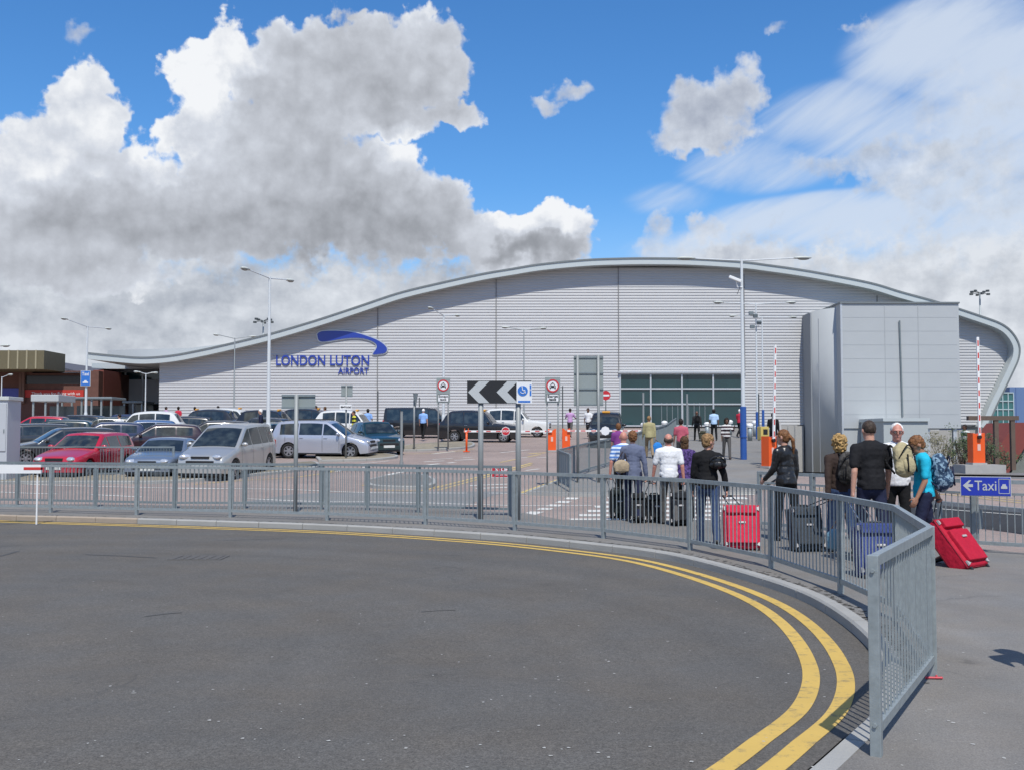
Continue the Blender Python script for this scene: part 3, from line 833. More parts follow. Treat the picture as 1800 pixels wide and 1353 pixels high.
# stair tower: flat front box and rounded flank
TY = 79.0
tx0, tx1 = X_at(1480, TY), X_at(1689, TY)
tz1 = P(900, 534, TY).z; tzb = P(900, 752, TY).z
bm = BM(); box(bm, ((tx0 + tx1) / 2, TY + 3.0, (tz1 + tzb) / 2), (tx1 - tx0, 6.0, tz1 - tzb))
box(bm, ((tx0 + X_at(1631, TY)) / 2, TY + 3.05, (tzb - 1.6) / 2), (X_at(1631, TY) - tx0, 5.9, tzb + 1.6))
tpart('stair_tower', bm, MT['panel'])
bm = BM(); box(bm, ((tx0 + tx1) / 2, TY + 2.95, tz1 + .06), (tx1 - tx0 + .12, 6.1, .12)); tpart('tower_cap', bm, MT['rooftrim'])
bm = BM()
for px in (1558, 1617): box(bm, (X_at(px, TY), TY - .006, (tz1 + tzb) / 2), (.05, .02, tz1 - tzb - .2))
for i in range(1, 9): box(bm, ((tx0 + tx1) / 2, TY - .003, tzb + (tz1 - tzb) * i / 9), (tx1 - tx0 - .3, .01, .025))
tpart('panel_joint', bm, mat('thin_joint', (0.35, 0.37, 0.38), 0.6))
bm = BM(); tube(bm, (X_at(1583.5, TY), TY - .1, P(900, 564, TY).z), (X_at(1586, TY), TY - .1, P(900, 732, TY).z), .06); tpart('downpipe', bm, MT['galvd'])
bm = BM(); box(bm, (tx0 + .06, TY + .02, (tz1 - 1.5) / 2), (.14, .12, tz1 + 1.5)); tpart('tower_corner_trim', bm, MT['alu'])
bm = BM()
cx0 = X_at(1414, 85); rr = 2.2; cxc = tx0 - .1; zc1 = P(900, 541, TY + 1).z
arc = [(cx0 + .05, BY - .1)]
for i in range(15):
    a = math.pi * (1.0 - 0.5 * i / 14); arc.append((cx0 + rr + rr * math.cos(a), TY + 4.2 - 3.6 * math.sin(a)))
arc += [(tx0 + .2, TY + .6), (tx0 + .2, BY - .1)]
prism(bm, arc, -1.5, zc1, 'Z')
bmesh.ops.remove_doubles(bm, verts=bm.verts, dist=.001)
for f in bm.faces: f.smooth = abs(f.normal.z) < .5 and f.normal.y < -.02 or (f.normal.x < -.9 and f.calc_area() < 20)
tpart('rounded_flank', bm, MT['panel'])
bm = BM(); box(bm, ((X_at(1446, TY)), TY + .75, 4.5), (.04, .05, 12)); box(bm, (cx0 - .03, BY - 1.2, (zc1 - 1.5) / 2), (.1, 2.2, zc1 + 1.3)); tpart('flank_joint', bm, mat('thin_joint_b', (0.24, 0.26, 0.28), 0.6))
# low plant room and porch under the tower
PY = 74.0
zp = lambda py: P(900, py, PY).z
bm = BM(); box(bm, ((X_at(1553, PY) + X_at(1631, PY)) / 2, PY + 2.4, (zp(739) - 1.6) / 2), (X_at(1631, PY) - X_at(1553, PY), 4.8, zp(739) + 1.6))
tpart('plant_room', bm, mat('plant_room_paint', (0.40, 0.43, 0.42), .6, var=.06))
bm = BM(); box(bm, ((X_at(1551, PY) + X_at(1633, PY)) / 2, PY + 2.4, zp(737)), (X_at(1633, PY) - X_at(1551, PY), 5.1, .22)); tpart('plant_room_roof', bm, MT['fascia'])
bm = BM()
for px in (1633, 1680): box(bm, (X_at(px, TY), TY + .3, (tzb - 1.6) / 2), (.25, .3, tzb + 1.6))
tpart('tower_column', bm, MT['alu'])
bm = BM(); box(bm, ((tx1 + X_at(1631, TY)) / 2, TY + 5.9, (tzb - 1.6) / 2), (tx1 - X_at(1631, TY), .1, tzb + 1.5)); tpart('undercroft_wall', bm, mat('undercroft_grey', (0.22, 0.24, 0.22), .7, var=.1))
# lettering and swoosh on the cladding
MT['logo'] = mat('sign_blue', (0.018, 0.05, 0.33), 0.35, var=.05, coat=.3)
def tl(name, s, px, py, hpx, wpx, bold=.0):
    o = text_mesh(name, s, 1.0, MT['logo'], term, (0, 0, 0), .05, 'CENTER', bold)
    dims = o.dimensions
    co = np.array([v.co[:] for v in o.data.vertices]); w0 = co[:, 0].max() - co[:, 0].min(); h0 = co[:, 1].max() - co[:, 1].min()
    sx, sy = wpx / SB / w0, hpx / SB / h0
    c = (co.max(0) + co.min(0)) / 2
    for v in o.data.vertices: v.co.x = (v.co.x - c[0]) * sx; v.co.y = (v.co.y - c[1]) * sy
    q = P(px, py, BY)
    o.location = (q.x - term.location.x, -0.10, q.z - term.location.z)
    return o
tl('lettering', 'LONDON', 529, 633.5, 18, 86.5, .014); tl('lettering', 'LUTON', 615, 633.5, 18, 69, .014)
tl('lettering', 'AIRPORT', 621.5, 652, 11, 54, .012)
sw = [(558, 588), (562, 584.5), (570, 582.5), (590, 582), (610, 583), (630, 586.5), (648, 592), (663, 598), (674, 605), (680, 612), (680, 617), (676, 621), (668, 622.5), (656, 623), (662, 613), (662, 606), (656, 601), (644, 596.5), (630, 594.5), (610, 595), (590, 598), (575, 600.5), (565, 601), (560, 597)]
bm = BM(); prism(bm, [(p.x, p.y) for p in catmull([Vector((*bp_(x, y), 0)) for x, y in sw + [sw[0]]], 4)[:-1]], BY - .15, BY - .09); tpart('swoosh_emblem', bm, MT['logo'])
swo = catmull([Vector((*bp_(x, y), 0)) for x, y in sw + [sw[0]]], 4)[:-1]
cxs = sum((p for p in swo), Vector((0, 0, 0))) / len(swo)
bm = BM(); prism(bm, [(p.x, p.y) for p in inset(swo + [swo[0]], -0.09)[:-1]], BY - .10, BY - .075); tpart('emblem_outline', bm, MT['alu'])
# retaining wall of the footpath ramp
rt = empty('retaining_wall', (XR(40), 40, 0), 0, 'pale concrete retaining wall along the right side of the rising footpath', 'wall')
bm = BM()
ys = list(range(38, 83, 4))
pts = [(XR(y), y) for y in ys]
for (xa, ya), (xb, yb) in zip(pts, pts[1:]):
    for o_ in (0, .25):
        pass
    v = [bm.verts.new((x, y, z_)) for x, y, z_ in ((xa, ya, yardz(ya) - .3), (xb, yb, yardz(yb) - .3), (xb, yb, rampz(yb) + .45), (xa, ya, rampz(ya) + .45),
         (xa + .25, ya, yardz(ya) - .3), (xb + .25, yb, yardz(yb) - .3), (xb + .25, yb, rampz(yb) + .45), (xa + .25, ya, rampz(ya) + .45))]
    for q in ((0, 1, 2, 3), (7, 6, 5, 4), (3, 2, 6, 7), (0, 3, 7, 4), (1, 5, 6, 2)): bm.faces.new([v[i] for i in q])
bmesh.ops.remove_doubles(bm, verts=bm.verts, dist=.001); bmesh.ops.recalc_face_normals(bm, faces=list(bm.faces))
o = link('wall_body', bm, MT['plinth']); o.parent = rt; o.matrix_parent_inverse = Matrix.Translation(rt.location).inverted()

# ================================================================ OTHER BUILDINGS
def world_part(name, bm, m, root, smooth=False):
    o = link(name, bm, m, None, smooth); o.parent = root
    o.matrix_parent_inverse = (Matrix.Translation(root.location) @ Matrix.Rotation(root.rotation_euler.z, 4, 'Z')).inverted()
    return o
OY = 88.0
rz_ = lambda py, Y=OY: P(900, py, Y).z
old = empty('old_terminal', (X_at(60, OY), OY, rampz(OY)), 0, 'brown brick building with sloping slate roof and olive fascia box at far left', 'building')
MT['brickwall'] = mat('brown_brick', (0.13, 0.06, 0.045), 0.8, var=.3, vscale=3)
MT['olive'] = mat('olive_cladding', (0.13, 0.11, 0.06), 0.7, var=.15)
bm = BM(); prism(bm, [(X_at(-260, OY), 0), (X_at(172, OY), 0), (X_at(172, OY), rz_(652)), (X_at(-260, OY), rz_(652))], OY, OY + 25); world_part('wall', bm, MT['brickwall'], old)
bm = BM(); v = [X_at(70, OY), X_at(84, OY), X_at(150, OY)]
rf = [bm.verts.new(c) for c in ((X_at(60, OY), OY - .6, rz_(657)), (X_at(150, OY), OY - .6, rz_(656)), (X_at(150, OY), OY + 4, rz_(648) + .25), (X_at(88, OY + 9), OY + 9, P(88, 634, OY + 9).z), (X_at(60, OY + 9), OY + 9, P(60, 634, OY + 9).z))]
bm.faces.new(rf)
rf2 = [bm.verts.new(c) for c in ((X_at(150, OY), OY - .6, rz_(656)), (X_at(150, OY) , OY + 22, rz_(652)), (X_at(88, OY + 9), OY + 22, P(88, 634, OY + 9).z), (X_at(88, OY + 9), OY + 9, P(88, 634, OY + 9).z), (X_at(150, OY), OY + 4, rz_(648) + .25))]
bm.faces.new(rf2); bmesh.ops.solidify(bm, geom=list(bm.faces), thickness=.12); world_part('roof', bm, mat('slate', (0.085, 0.085, 0.10), .75, var=.12), old)
bm = BM(); box(bm, ((X_at(-300, 84) + X_at(75, 84)) / 2, 86.0, (P(0, 616, 84).z + P(0, 649, 84).z) / 2), (X_at(75, 84) - X_at(-300, 84), 4, P(0, 616, 84).z - P(0, 649, 84).z))
fb = world_part('fascia_box', bm, MT['olive'], old)
bm = BM()
for px in (13, 29, 45, 61): box(bm, (X_at(px, 84), 83.97, (P(0, 616, 84).z + P(0, 648, 84).z) / 2), (.12, .06, 1.5))
world_part('fascia_rib', bm, mat('pale_rib', (0.32, 0.28, 0.18), .6), fb)
bm = BM(); box(bm, ((X_at(3, OY) + X_at(34, OY)) / 2, OY - .08, rz_(690)), (1.5, .1, .75)); 
world_part('blue_sign', bm, mat('sign_violet', (0.06, 0.07, 0.32), .4, var=.2), old)
bm = BM(); box(bm, ((X_at(43, OY) + X_at(147, OY)) / 2, OY - .08, rz_(691.5)), (X_at(147, OY) - X_at(43, OY), .1, .62)); bn = world_part('red_banner', bm, mat('banner_red', (0.45, 0.03, 0.02), .6, var=.08), old)
o = text_mesh('banner_text', 'Thank you for flying with us', .36, MT['whitep'], bn, ((X_at(62, OY) + X_at(135, OY)) / 2, OY - .15, rz_(691.5)), .01)
bm = BM()
for px in (37, 41.5): box(bm, (X_at(px, OY), OY - .15, rz_(675)), (.24, .3, 3.2))
world_part('brick_pier', bm, mat('pier_brick', (0.16, 0.09, 0.07), .8), old)
bm = BM(); box(bm, ((X_at(43, OY) + X_at(140, OY)) / 2, OY - .03, rz_(668)), (X_at(140, OY) - X_at(43, OY), .1, .7)); world_part('window_band', bm, mat('dim_window', (0.02, 0.018, 0.02), .2), old)
bm = BM(); box(bm, (X_at(163, OY), OY + 3, rz_(668) - 1.5), (.9, 4, 4.8)); world_part('chimney_block', bm, mat('chimney_brick', (0.20, 0.06, 0.045), .8, var=.2), old)
# drop-off canopies in front of it
def canopy(name, pxa, pxb, Y, pytop, thick, nposts, label, mroof, depth=3.0):
    z1 = P(900, pytop, Y).z; g = rampz(Y)
    xa, xb = X_at(pxa, Y), X_at(pxb, Y)
    r = empty(name, ((xa + xb) / 2, Y, g), 0, label, 'canopy')
    bm = BM(); box(bm, ((xa + xb) / 2, Y + depth / 2, z1 - thick / 2), (xb - xa, depth, thick), bev=.05); world_part('roof_panel', bm, mroof, r)
    for i in range(nposts):
        x = xa + .12 + (xb - xa - .24) * i / (nposts - 1)
        bm = BM(); box(bm, (x, Y + .2, (g + z1 - thick) / 2), (.12, .12, z1 - thick - g)); world_part('post', bm, MT['galv'], r)
    bm = BM(); box(bm, ((xa + xb) / 2, Y + depth - .05, g + 1.0), (xb - xa - .2, .03, 1.7)); world_part('back_glass', bm, mat('shelter_glass', (0.10, 0.13, 0.14), .1), r)
    return r
canopy('passenger_shelter', 53, 102, 76, 693, .5, 3, 'grey passenger shelter with deep rounded roof in front of the red banner', mat('shelter_roof', (.42, .44, .44), .5, var=.05))
canopy('walkway_canopy', 104, 196, 80, 697, .18, 6, 'long low walkway canopy on square posts right of the passenger shelter', MT['galvd'])
canopy('side_entrance_canopy', 214, 250, 88, 704, .2, 3, 'small dark canopy against the terminal side block', MT['galvd'])
pk = empty('roof_plant', (X_at(178, 100), 100, rampz(90)), 0, 'far grey plant units seen between the brick building and terminal', 'plant units')
bm = BM(); box(bm, (X_at(172, 100), 101, 4.2), (1.3, 3, 3.6), bev=.1); box(bm, (X_at(178, 100), 101, 5.4), (.7, 2, 1.2), bev=.1); tube(bm, (X_at(182, 100), 100, 3), (X_at(182, 100), 100, 6.5), .12); world_part('casing', bm, MT['galvd'], pk)
# glass block, blue hoarding and red ramp canopy at the right edge
gb = empty('glass_office_block', (X_at(1765, 110), 110, 0), 0, 'teal glazed block beyond the right end of the terminal', 'building')
xa, xb = X_at(1744, 110), X_at(1782, 110); z0, z1 = P(900, 850, 110).z, P(900, 690, 110).z
bm = BM(); box(bm, ((xa + xb) / 2, 113, (z0 + z1) / 2), (xb - xa, 6, z1 - z0)); world_part('curtain_wall', bm, mat('teal_glass', (0.03, 0.14, 0.14), .12, var=.45, vscale=.9, spec=.8), gb)
bm = BM()
for i in range(12): box(bm, ((xa + xb) / 2, 109.95, z0 + (z1 - z0) * i / 11), (xb - xa, .08, .10))
for i in range(5): box(bm, (xa + (xb - xa) * i / 4, 109.96, (z0 + z1) / 2), (.09, .08, z1 - z0))
world_part('mullion_grid', bm, mat('pale_mullion', (.42, .5, .5), .5), gb)
bh = empty('blue_hangar', (X_at(1840, 120), 120, 0), 0, 'plain pale blue hangar wall at the right edge', 'building')
xa, xb = X_at(1776, 120), X_at(2100, 120); z0, z1 = P(900, 880, 120).z, P(900, 680, 120).z
bm = BM(); box(bm, ((xa + xb) / 2, 130, (z0 + z1) / 2), (xb - xa, 20, z1 - z0)); world_part('wall', bm, mat('pale_blue_cladding', (.12, .19, .34), .5, var=.06, vscale=.3), bh)
bm = BM()
for i in range(14): box(bm, (xa + i * 1.4 + .7, 119.97, (z0 + z1) / 2), (.04, .05, z1 - z0))
world_part('cladding_seam', bm, mat('seam_blue', (.10, .17, .36), .6), bh)
rc = empty('red_sloping_roof', (X_at(1800, 62), 62, -1), 0, 'dull red sloping roof over grey mesh at the right edge', 'shelter')
bm = BM()
pr = [(1727, 832), (1792, 745), (1900, 745), (1900, 760), (1800, 775), (1772, 832)]
prism(bm, [(P(x, y, 62).x, P(x, y, 62).z) for x, y in [(1727, 832), (1765, 771), (1788, 742), (1930, 742), (1930, 770), (1810, 772), (1772, 832)]], 62, 66); world_part('roof_slope', bm, mat('dull_red', (.20, .045, .035), .7, var=.15), rc)
bm = BM(); prism(bm, [(P(x, y, 62.3).x, P(x, y, 62.3).z) for x, y in [(1770, 845), (1808, 774), (1930, 772), (1930, 845)]], 62.3, 65); world_part('mesh_side', bm, mat('mesh_grey', (.17, .18, .16), .8, var=.3, vscale=4), rc)
# white cabin at the left edge
CY = 33.0
cb = empty('white_cabin', (X_at(5, CY), CY, rampz(CY) - .1), 0, 'pale grey steel cabin with flat lid at the left edge', 'cabin')
zc = lambda py: P(900, py, CY).z
xa, xb = X_at(-90, CY), X_at(13, CY); zt = zc(703)
mcab = mat('cabin_paint', (.44, .46, .48), .55, var=.05)
bm = BM(); box(bm, ((xa + xb) / 2, CY + .45, (zt + rampz(CY) - .1) / 2), (xb - xa, .9, zt - rampz(CY) + .1), bev=.015); world_part('cabin_body', bm, mcab, cb)
bm = BM(); box(bm, ((xa + xb) / 2, CY + .45, zt + .06), (xb - xa + .1, 1.0, .12), bev=.02); world_part('lid', bm, mat('lid_grey', (.52, .54, .5), .5), cb)
bm = BM(); box(bm, (X_at(0, CY), CY - .012, zc(750)), (.40, .03, 1.5), bev=.008); d = world_part('door', bm, mcab, cb)
bm = BM(); box(bm, (X_at(-14, CY), CY - .02, zc(748)), (.03, .03, 1.4)); box(bm, (X_at(8, CY), CY - .02, zc(757)), (.03, .05, .12)); world_part('door_seam', bm, MT['galvd'], cb)
# ================================================================ RAILINGS
def panel_bm(L_, dz, visi=False, h=1.0):
    """panel along +x from 0 to L_, rising by dz; a frame with upright bars"""
    bm = BM(); sl = dz / L_
    def rail(z, t, w, x0=.03, x1=None):
        x1 = L_ - .03 if x1 is None else x1
        for i in range(1):
            a, b = Vector((x0, 0, z + sl * x0)), Vector((x1, 0, z + sl * x1))
            ang = math.atan2(b.z - a.z, b.x - a.x)
            box(bm, (a + b) / 2, ((b - a).length, w, t), Matrix.Rotation(-ang, 3, 'Y'))
    rail(h, .055, .045); rail(.13, .05, .035)
    if visi: rail(h - .17, .035, .03)
    n = max(4, int(round((L_ - .1) / .098)))
    for i in range(n + 1):
        x = .05 + (L_ - .1) * i / n
        r = .0054 if 0 < i < n else .010
        tp = h - .19 if visi and 0 < i < n else h
        box(bm, (x, 0, (tp + .13) / 2 + sl * x), (r * 2, r * 2, tp - .13))
    return bm
def railing(posts, label, f=rampz, visi=False, h=1.0, group=None, dz=0.0, m=None):
    m = m or MT['galv']
    p0 = posts[0]; z0 = f(p0[1]) + dz
    r = empty('pedestrian_railing', (p0[0], p0[1], z0), 0, label, 'railing', group)
    for i, p in enumerate(posts):
        z = f(p[1]) + dz
        bm = BM(); box(bm, (0, 0, h / 2 + .012), (.056, .056, h + .035), bev=.004)
        for zz in (.16, h - .05): tube(bm, (-.04, 0, zz), (.04, 0, zz), .011, seg=6)
        ang = math.atan2(posts[min(i + 1, len(posts) - 1)][1] - posts[max(i - 1, 0)][1], posts[min(i + 1, len(posts) - 1)][0] - posts[max(i - 1, 0)][0])
        o = link('railing_post', bm, m, r); o.location = (p[0] - p0[0], p[1] - p0[1], z - z0); o.rotation_euler = (0, 0, ang)
    for a, b in zip(posts, posts[1:]):
        d = Vector((b[0] - a[0], b[1] - a[1])); za = f(a[1]) + dz; zb = f(b[1]) + dz
        o = link('railing_panel', panel_bm(d.length, zb - za, visi, h), m, r)
        o.location = (a[0] - p0[0], a[1] - p0[1], za - z0); o.rotation_euler = (0, 0, math.atan2(d.y, d.x))
    return r
def gl(l, f=rampz, dz=0): return [(q.x, q.y) for q in (G(x, y, f, dz) for x, y in l)]
front = gl([(-250, 894), (-80, 897), (89, 900), (240, 904.5), (405, 908.5), (575, 914), (748, 921), (905, 931.5), (1061, 945.5), (1213, 966), (1356, 998), (1478, 1042), (1577, 1090), (1640, 1190), (1541, 1327)])
railing(front, 'long galvanised guard railing curving round the near kerb and ending at bottom right')
railing(gl([(-110, 886), (30, 887), (168, 890), (307, 893), (430, 893), (565, 895), (646, 896), (735, 900), (897, 905)]), 'second guard railing behind the near one, ending at the red stop plate', m=MT['galvd'])
railing(gl([(13, 838), (113, 838), (214, 838), (305, 838)], rampz, -.1), 'short guard railing in front of the parked red car', dz=-.1, m=MT['galvd'])
e = [(4.33, 18.5), (4.98, 17.5), (5.75, 16.3), (6.6, 15.1), (8.1, 14.05), (9.9, 13.2)]
railing(e, 'open topped guard railing on the right that carries the small blue taxi sign', visi=True)
pe = []
acc_ = 0
chain = offset_line(dense, -0.35)[8:]
last = chain[0]; pe.append((last.x, last.y))
for p in chain[1:]:
    if p.y > 74: break
    if (p - last).length >= 2.0: pe.append((p.x, p.y)); last = p
railing(pe, 'guard railing along the left edge of the rising footpath', m=MT['galvd'])
# red litter tie lying by the railing post
q = G(1640, 1192); bm = BM(); tube(bm, (q.x - .06, q.y - .02, .012), (q.x + .05, q.y - .03, .012), .008, seg=6); tube(bm, (q.x + .02, q.y - .02, .012), (q.x + .03, q.y + .03, .03), .007, seg=6); tube(bm, (q.x + .05, q.y - .03, .012), (q.x + .055, q.y + .0, .01), .007, seg=6)
tag(link('plastic_tie', bm, mat('red_plastic', (.5, .03, .05), .5)), 'small red plastic tie lying on the ground at the foot of a railing post', 'litter')

# ================================================================ SIGNS
MT['signback'] = mat('sign_back_grey', (0.24, 0.275, 0.27), 0.6, var=.06)
MT['signblack'] = mat('sign_black', (0.015, 0.015, 0.016), 0.5)
MT['signwhite'] = mat('sign_white', (0.72, 0.73, 0.73), 0.5, var=.03)
MT['signgrey'] = mat('sign_reflective_grey', (0.46, 0.48, 0.48), 0.5, var=.03)
MT['signred'] = mat('sign_red', (0.50, 0.02, 0.03), 0.5, var=.03)
MT['signblue'] = mat('sign_taxi_blue', (0.015, 0.035, 0.36), 0.45, var=.04)
MT['sblue2'] = mat('sign_light_blue', (0.03, 0.16, 0.52), 0.45, var=.04)
MT['post'] = mat('grey_post', (0.27, 0.285, 0.28), .55, metal=.2, var=.1, vscale=10)
MT['darkpost'] = mat('dark_post', (0.09, 0.10, 0.10), .55, metal=.2, var=.1)
MT['orange'] = mat('barrier_orange', (0.78, 0.10, 0.012), .42, var=.08, vscale=3)
MT['boomred'] = mat('boom_red', (0.55, 0.035, 0.03), .5)
def upright(parent, name, x, y, h, r, m, zb=0.0, taper=None, seg=12):
    bm = BM(); tube(bm, (0, 0, zb), (0, 0, h), r, taper, seg=seg); o = link(name, bm, m, parent, True); o.location = (x, y, 0)
    for p in o.data.polygons: p.use_smooth = abs(p.normal.z) < .5
    return o
def boxp(parent, name, c, s, m, bev=0.0, rz=0):
    bm = BM(); box(bm, (0, 0, 0), s, bev=bev); o = link(name, bm, m, parent); o.location = c; o.rotation_euler = (0, 0, rz); return o
def discp(parent, name, c, r, t, m, n=32, r2=None):
    """disc facing -y; with r2 a ring"""
    bm = BM()
    if r2 is None: tube(bm, (0, -t / 2, 0), (0, t / 2, 0), r, seg=n)
    else:
        for k in range(n):
            a, b = 2 * math.pi * k / n, 2 * math.pi * (k + 1) / n
            v = [bm.verts.new((q * math.cos(g), -t / 2, q * math.sin(g))) for q, g in ((r2, a), (r, a), (r, b), (r2, b))]
            bm.faces.new(v)
        bmesh.ops.remove_doubles(bm, verts=bm.verts, dist=1e-5)
        bmesh.ops.recalc_face_normals(bm, faces=list(bm.faces))
        if sum(f.normal.y for f in bm.faces) > 0: bmesh.ops.reverse_faces(bm, faces=list(bm.faces))
    o = link(name, bm, m, parent); o.location = c; return o
def at(px, Y, f=rampz, dz=0.0): return (X_at(px, Y), Y, f(Y) + dz)
def hz(py, Y, base): return P(900, py, Y).z - base           # height above a base of a pixel row at depth Y

def taxi_symbol(parent, c, s):
    """small front view of a cab"""
    bm = BM()
    prism(bm, [(-.5, -.32), (.5, -.32), (.5, .02), (.36, .10), (.26, .38), (.1, .42), (.1, .52), (-.1, .52), (-.1, .42), (-.26, .38), (-.36, .10), (-.5, .02)], -.004, 0)
    for sx in (-1, 1): prism(bm, [(sx * .32, -.5), (sx * .5, -.5), (sx * .5, -.30), (sx * .32, -.30)], -.004, 0)
    for v in bm.verts: v.co.x *= s; v.co.z *= s
    o = link('cab_symbol', bm, MT['signblack'], parent); o.location = c
    bm = BM(); prism(bm, [(-.26, .05), (.26, .05), (.18, .28), (-.18, .28)], -.006, -.004)
    for sx in (-1, 1): tube(bm, (sx * .34, -.008, -.12), (sx * .34, -.004, -.12), .09)
    for v in bm.verts: v.co.x *= s; v.co.z *= s
    link('cab_symbol_glass', bm, MT['signwhite'], o)
def no_vehicle_sign(px, Y, ytop, ybot, w, label):
    b = at(px, Y); r = empty('taxi_only_sign', b, 0, label, 'road sign', 'no motor vehicles except taxis signs')
    zt, zb = hz(ytop, Y, b[2]), hz(ybot, Y, b[2])
    for sx in (-.36, .36): upright(r, 'post', sx * w, .05, zt - .05, w * .055, MT['post'])
    h = zt - zb
    pl_ = boxp(r, 'sign_plate', (0, 0, (zt + zb) / 2), (w, .03, h), MT['signback'])
    cy = zt - w * .56; y = -.018
    d = discp(r, 'white_disc', (0, y, cy), w * .40, .01, MT['signwhite'])
    discp(r, 'red_ring', (0, y - .008, cy), w * .42, .01, MT['signred'], r2=w * .33)
    taxi_symbol(r, (0, y - .008, cy), w * .40)
    sub = boxp(r, 'supplementary_plate', (0, y - .002, zb + h * .20), (w * .82, .012, h * .30), MT['signblack'])
    boxp(r, 'plate_face', (0, y - .009, zb + h * .20), (w * .76, .008, h * .265), MT['signwhite'])
    text_mesh('plate_text', 'Except', w * .25, MT['signblack'], r, (0, y - .016, zb + h * .265), .002, bold=.004)
    text_mesh('plate_text', 'taxis', w * .25, MT['signblack'], r, (0, y - .016, zb + h * .145), .002, bold=.004)
no_vehicle_sign(779, 51, 664, 708, .66, 'no vehicles except taxis sign left of the black arrow board')
no_vehicle_sign(971.5, 31, 663, 708, .45, 'no vehicles except taxis sign above the orange barrier cabinets')

# chevron board
Y = 20.7; b = at(878, Y)
r = empty('chevron_board', b, 0, 'black board with big pale left-pointing arrows on two grey posts', 'road sign')
zt, zb = hz(669, Y, b[2]), hz(709, Y, b[2]); xl, xr = X_at(821, Y) - b[0], X_at(934, Y) - b[0]
for px in (845, 911): upright(r, 'post', X_at(px, Y) - b[0], .06, zt - .05, .052, MT['post'])
boxp(r, 'board', ((xl + xr) / 2, 0, (zt + zb) / 2), (xr - xl, .025, zt - zb), MT['signblack'])
bm = BM(); H = zt - zb
def chev(x0):
    pts = [(x0, zb + H / 2), (x0 + .21, zt - .012), (x0 + .42, zt - .012), (x0 + .21, zb + H / 2), (x0 + .42, zb + .012), (x0 + .21, zb + .012)]
    bm_ = BM(); prism(bm_, pts, -.017, -.0128); link('chevron', bm_, MT['signgrey'], r)
chev(xl + .02); chev(xl + .58)
bm.free()
# disabled-assistance poster fixed over its right end
r2 = empty('assistance_poster', (X_at(921.5, Y), Y - .03, b[2]), 0, 'white and blue wheelchair assistance poster fixed over the right end of the arrow board', 'poster')
zc_ = (hz(671, Y, b[2]) + hz(709, Y, b[2])) / 2; hh = hz(671, Y, b[2]) - hz(709, Y, b[2]); ww = 27 / FPX * Y
boxp(r2, 'poster_sheet', (0, 0, zc_), (ww, .008, hh), MT['signwhite'])
discp(r2, 'blue_disc', (-.03, -.007, zc_ + .035), .10, .005, MT['sblue2'])
bm = BM()
for k in range(14):                                   # wheelchair symbol
    a, b_ = R(-170 + k * 15), R(-170 + (k + 1) * 15)
    tube(bm, (.045 * math.cos(a), 0, .045 * math.sin(a)), (.045 * math.cos(b_), 0, .045 * math.sin(b_)), .007, seg=6)
tube(bm, (-.01, 0, .07), (.0, 0, .01), .009, seg=6); tube(bm, (0, 0, .01), (.04, 0, .01), .008, seg=6); tube(bm, (.04, 0, .01), (.055, 0, -.04), .008, seg=6); sphere(bm, (-.012, 0, .082), .013, 8, 6)
o = link('wheelchair_symbol', bm, MT['signwhite'], r2); o.location = (-.03, -.012, zc_ + .03)
boxp(r2, 'side_bar', (ww / 2 - .028, -.006, zc_ + .045), (.034, .004, hh * .5), MT['sblue2'])
text_mesh('side_text', 'IF', .05, MT['signwhite'], r2, (ww / 2 - .028, -.010, zc_ + .05), .002)
boxp(r2, 'caption_bar', (0, -.006, zc_ - hh / 2 + .04), (ww * .8, .004, .036), MT['sblue2'])

def back_board(px0, px1, y0, y1, Y, posts, base_y, ribs, label, name='sign_board', dzf=None, top_over=0.0, post_r=.042):
    cx = (px0 + px1) / 2; b = at(cx, Y)
    r = empty(name, b, 0, label, 'road sign')
    zt, zb = hz(y0, Y, b[2]), hz(y1, Y, b[2]); xl, xr = X_at(px0, Y) - b[0], X_at(px1, Y) - b[0]
    boxp(r, 'sign_plate', ((xl + xr) / 2, .06, (zt + zb) / 2), (xr - xl, .02, zt - zb), MT['signback'])
    for k in range(ribs):
        z = zb + (zt - zb) * (k + .08) / (ribs - 1 + .16) if ribs > 1 else (zt + zb) / 2
        boxp(r, 'back_channel', ((xl + xr) / 2, .035, z), (xr - xl, .03, .045), MT['galvd'])
    for px in posts: upright(r, 'post', X_at(px, Y) - b[0], -.02, zt + top_over, post_r, MT['post'])
    return r
back_board(1009, 1061, 626, 713, 32, (1015.5, 1052), 846, 4, 'tall grey back of a sign board on two posts left of the glazed entrance', top_over=.03)
back_board(494, 553, 693, 718, 22.6, (521,), 899, 2, 'wide low grey back of a sign board on one post before the blue lettering', post_r=.045)
r = back_board(599, 619, 677, 697, 44, (608.5,), 803, 2, 'slim post with two grey plate backs and white arrow plate left of green car', post_r=.035)
o = boxp(r, 'arrow_plate', (-.02, -.10, hz(715, 44, rampz(44))), (.50, .02, .21), MT['signwhite'])
bm = BM(); prism(bm, [(-.22, .0), (-.14, .06), (-.14, .02), (-.06, .02), (-.06, -.02), (-.14, -.02), (-.14, -.06)], -.014, -.011)
link('arrow', bm, MT['signblack'], o)
text_mesh('plate_text', 'Hotel', .13, MT['signblack'], o, (.08, -.013, 0), .002, bold=.003)
# edge-on give-way sign
b = at(728, 51); r = empty('give_way_sign', b, R(78), 'narrow triangular sign seen almost edge-on left of the black van', 'road sign')
upright(r, 'post', 0, 0, hz(692, 51, b[2]), .045, MT['post'])
bm = BM(); w = .75; zt = hz(691, 51, b[2]); prism(bm, [(-w / 2, zt), (w / 2, zt), (0, zt - .7)], -.08, -.05); link('sign_plate', bm, MT['signback'], r)
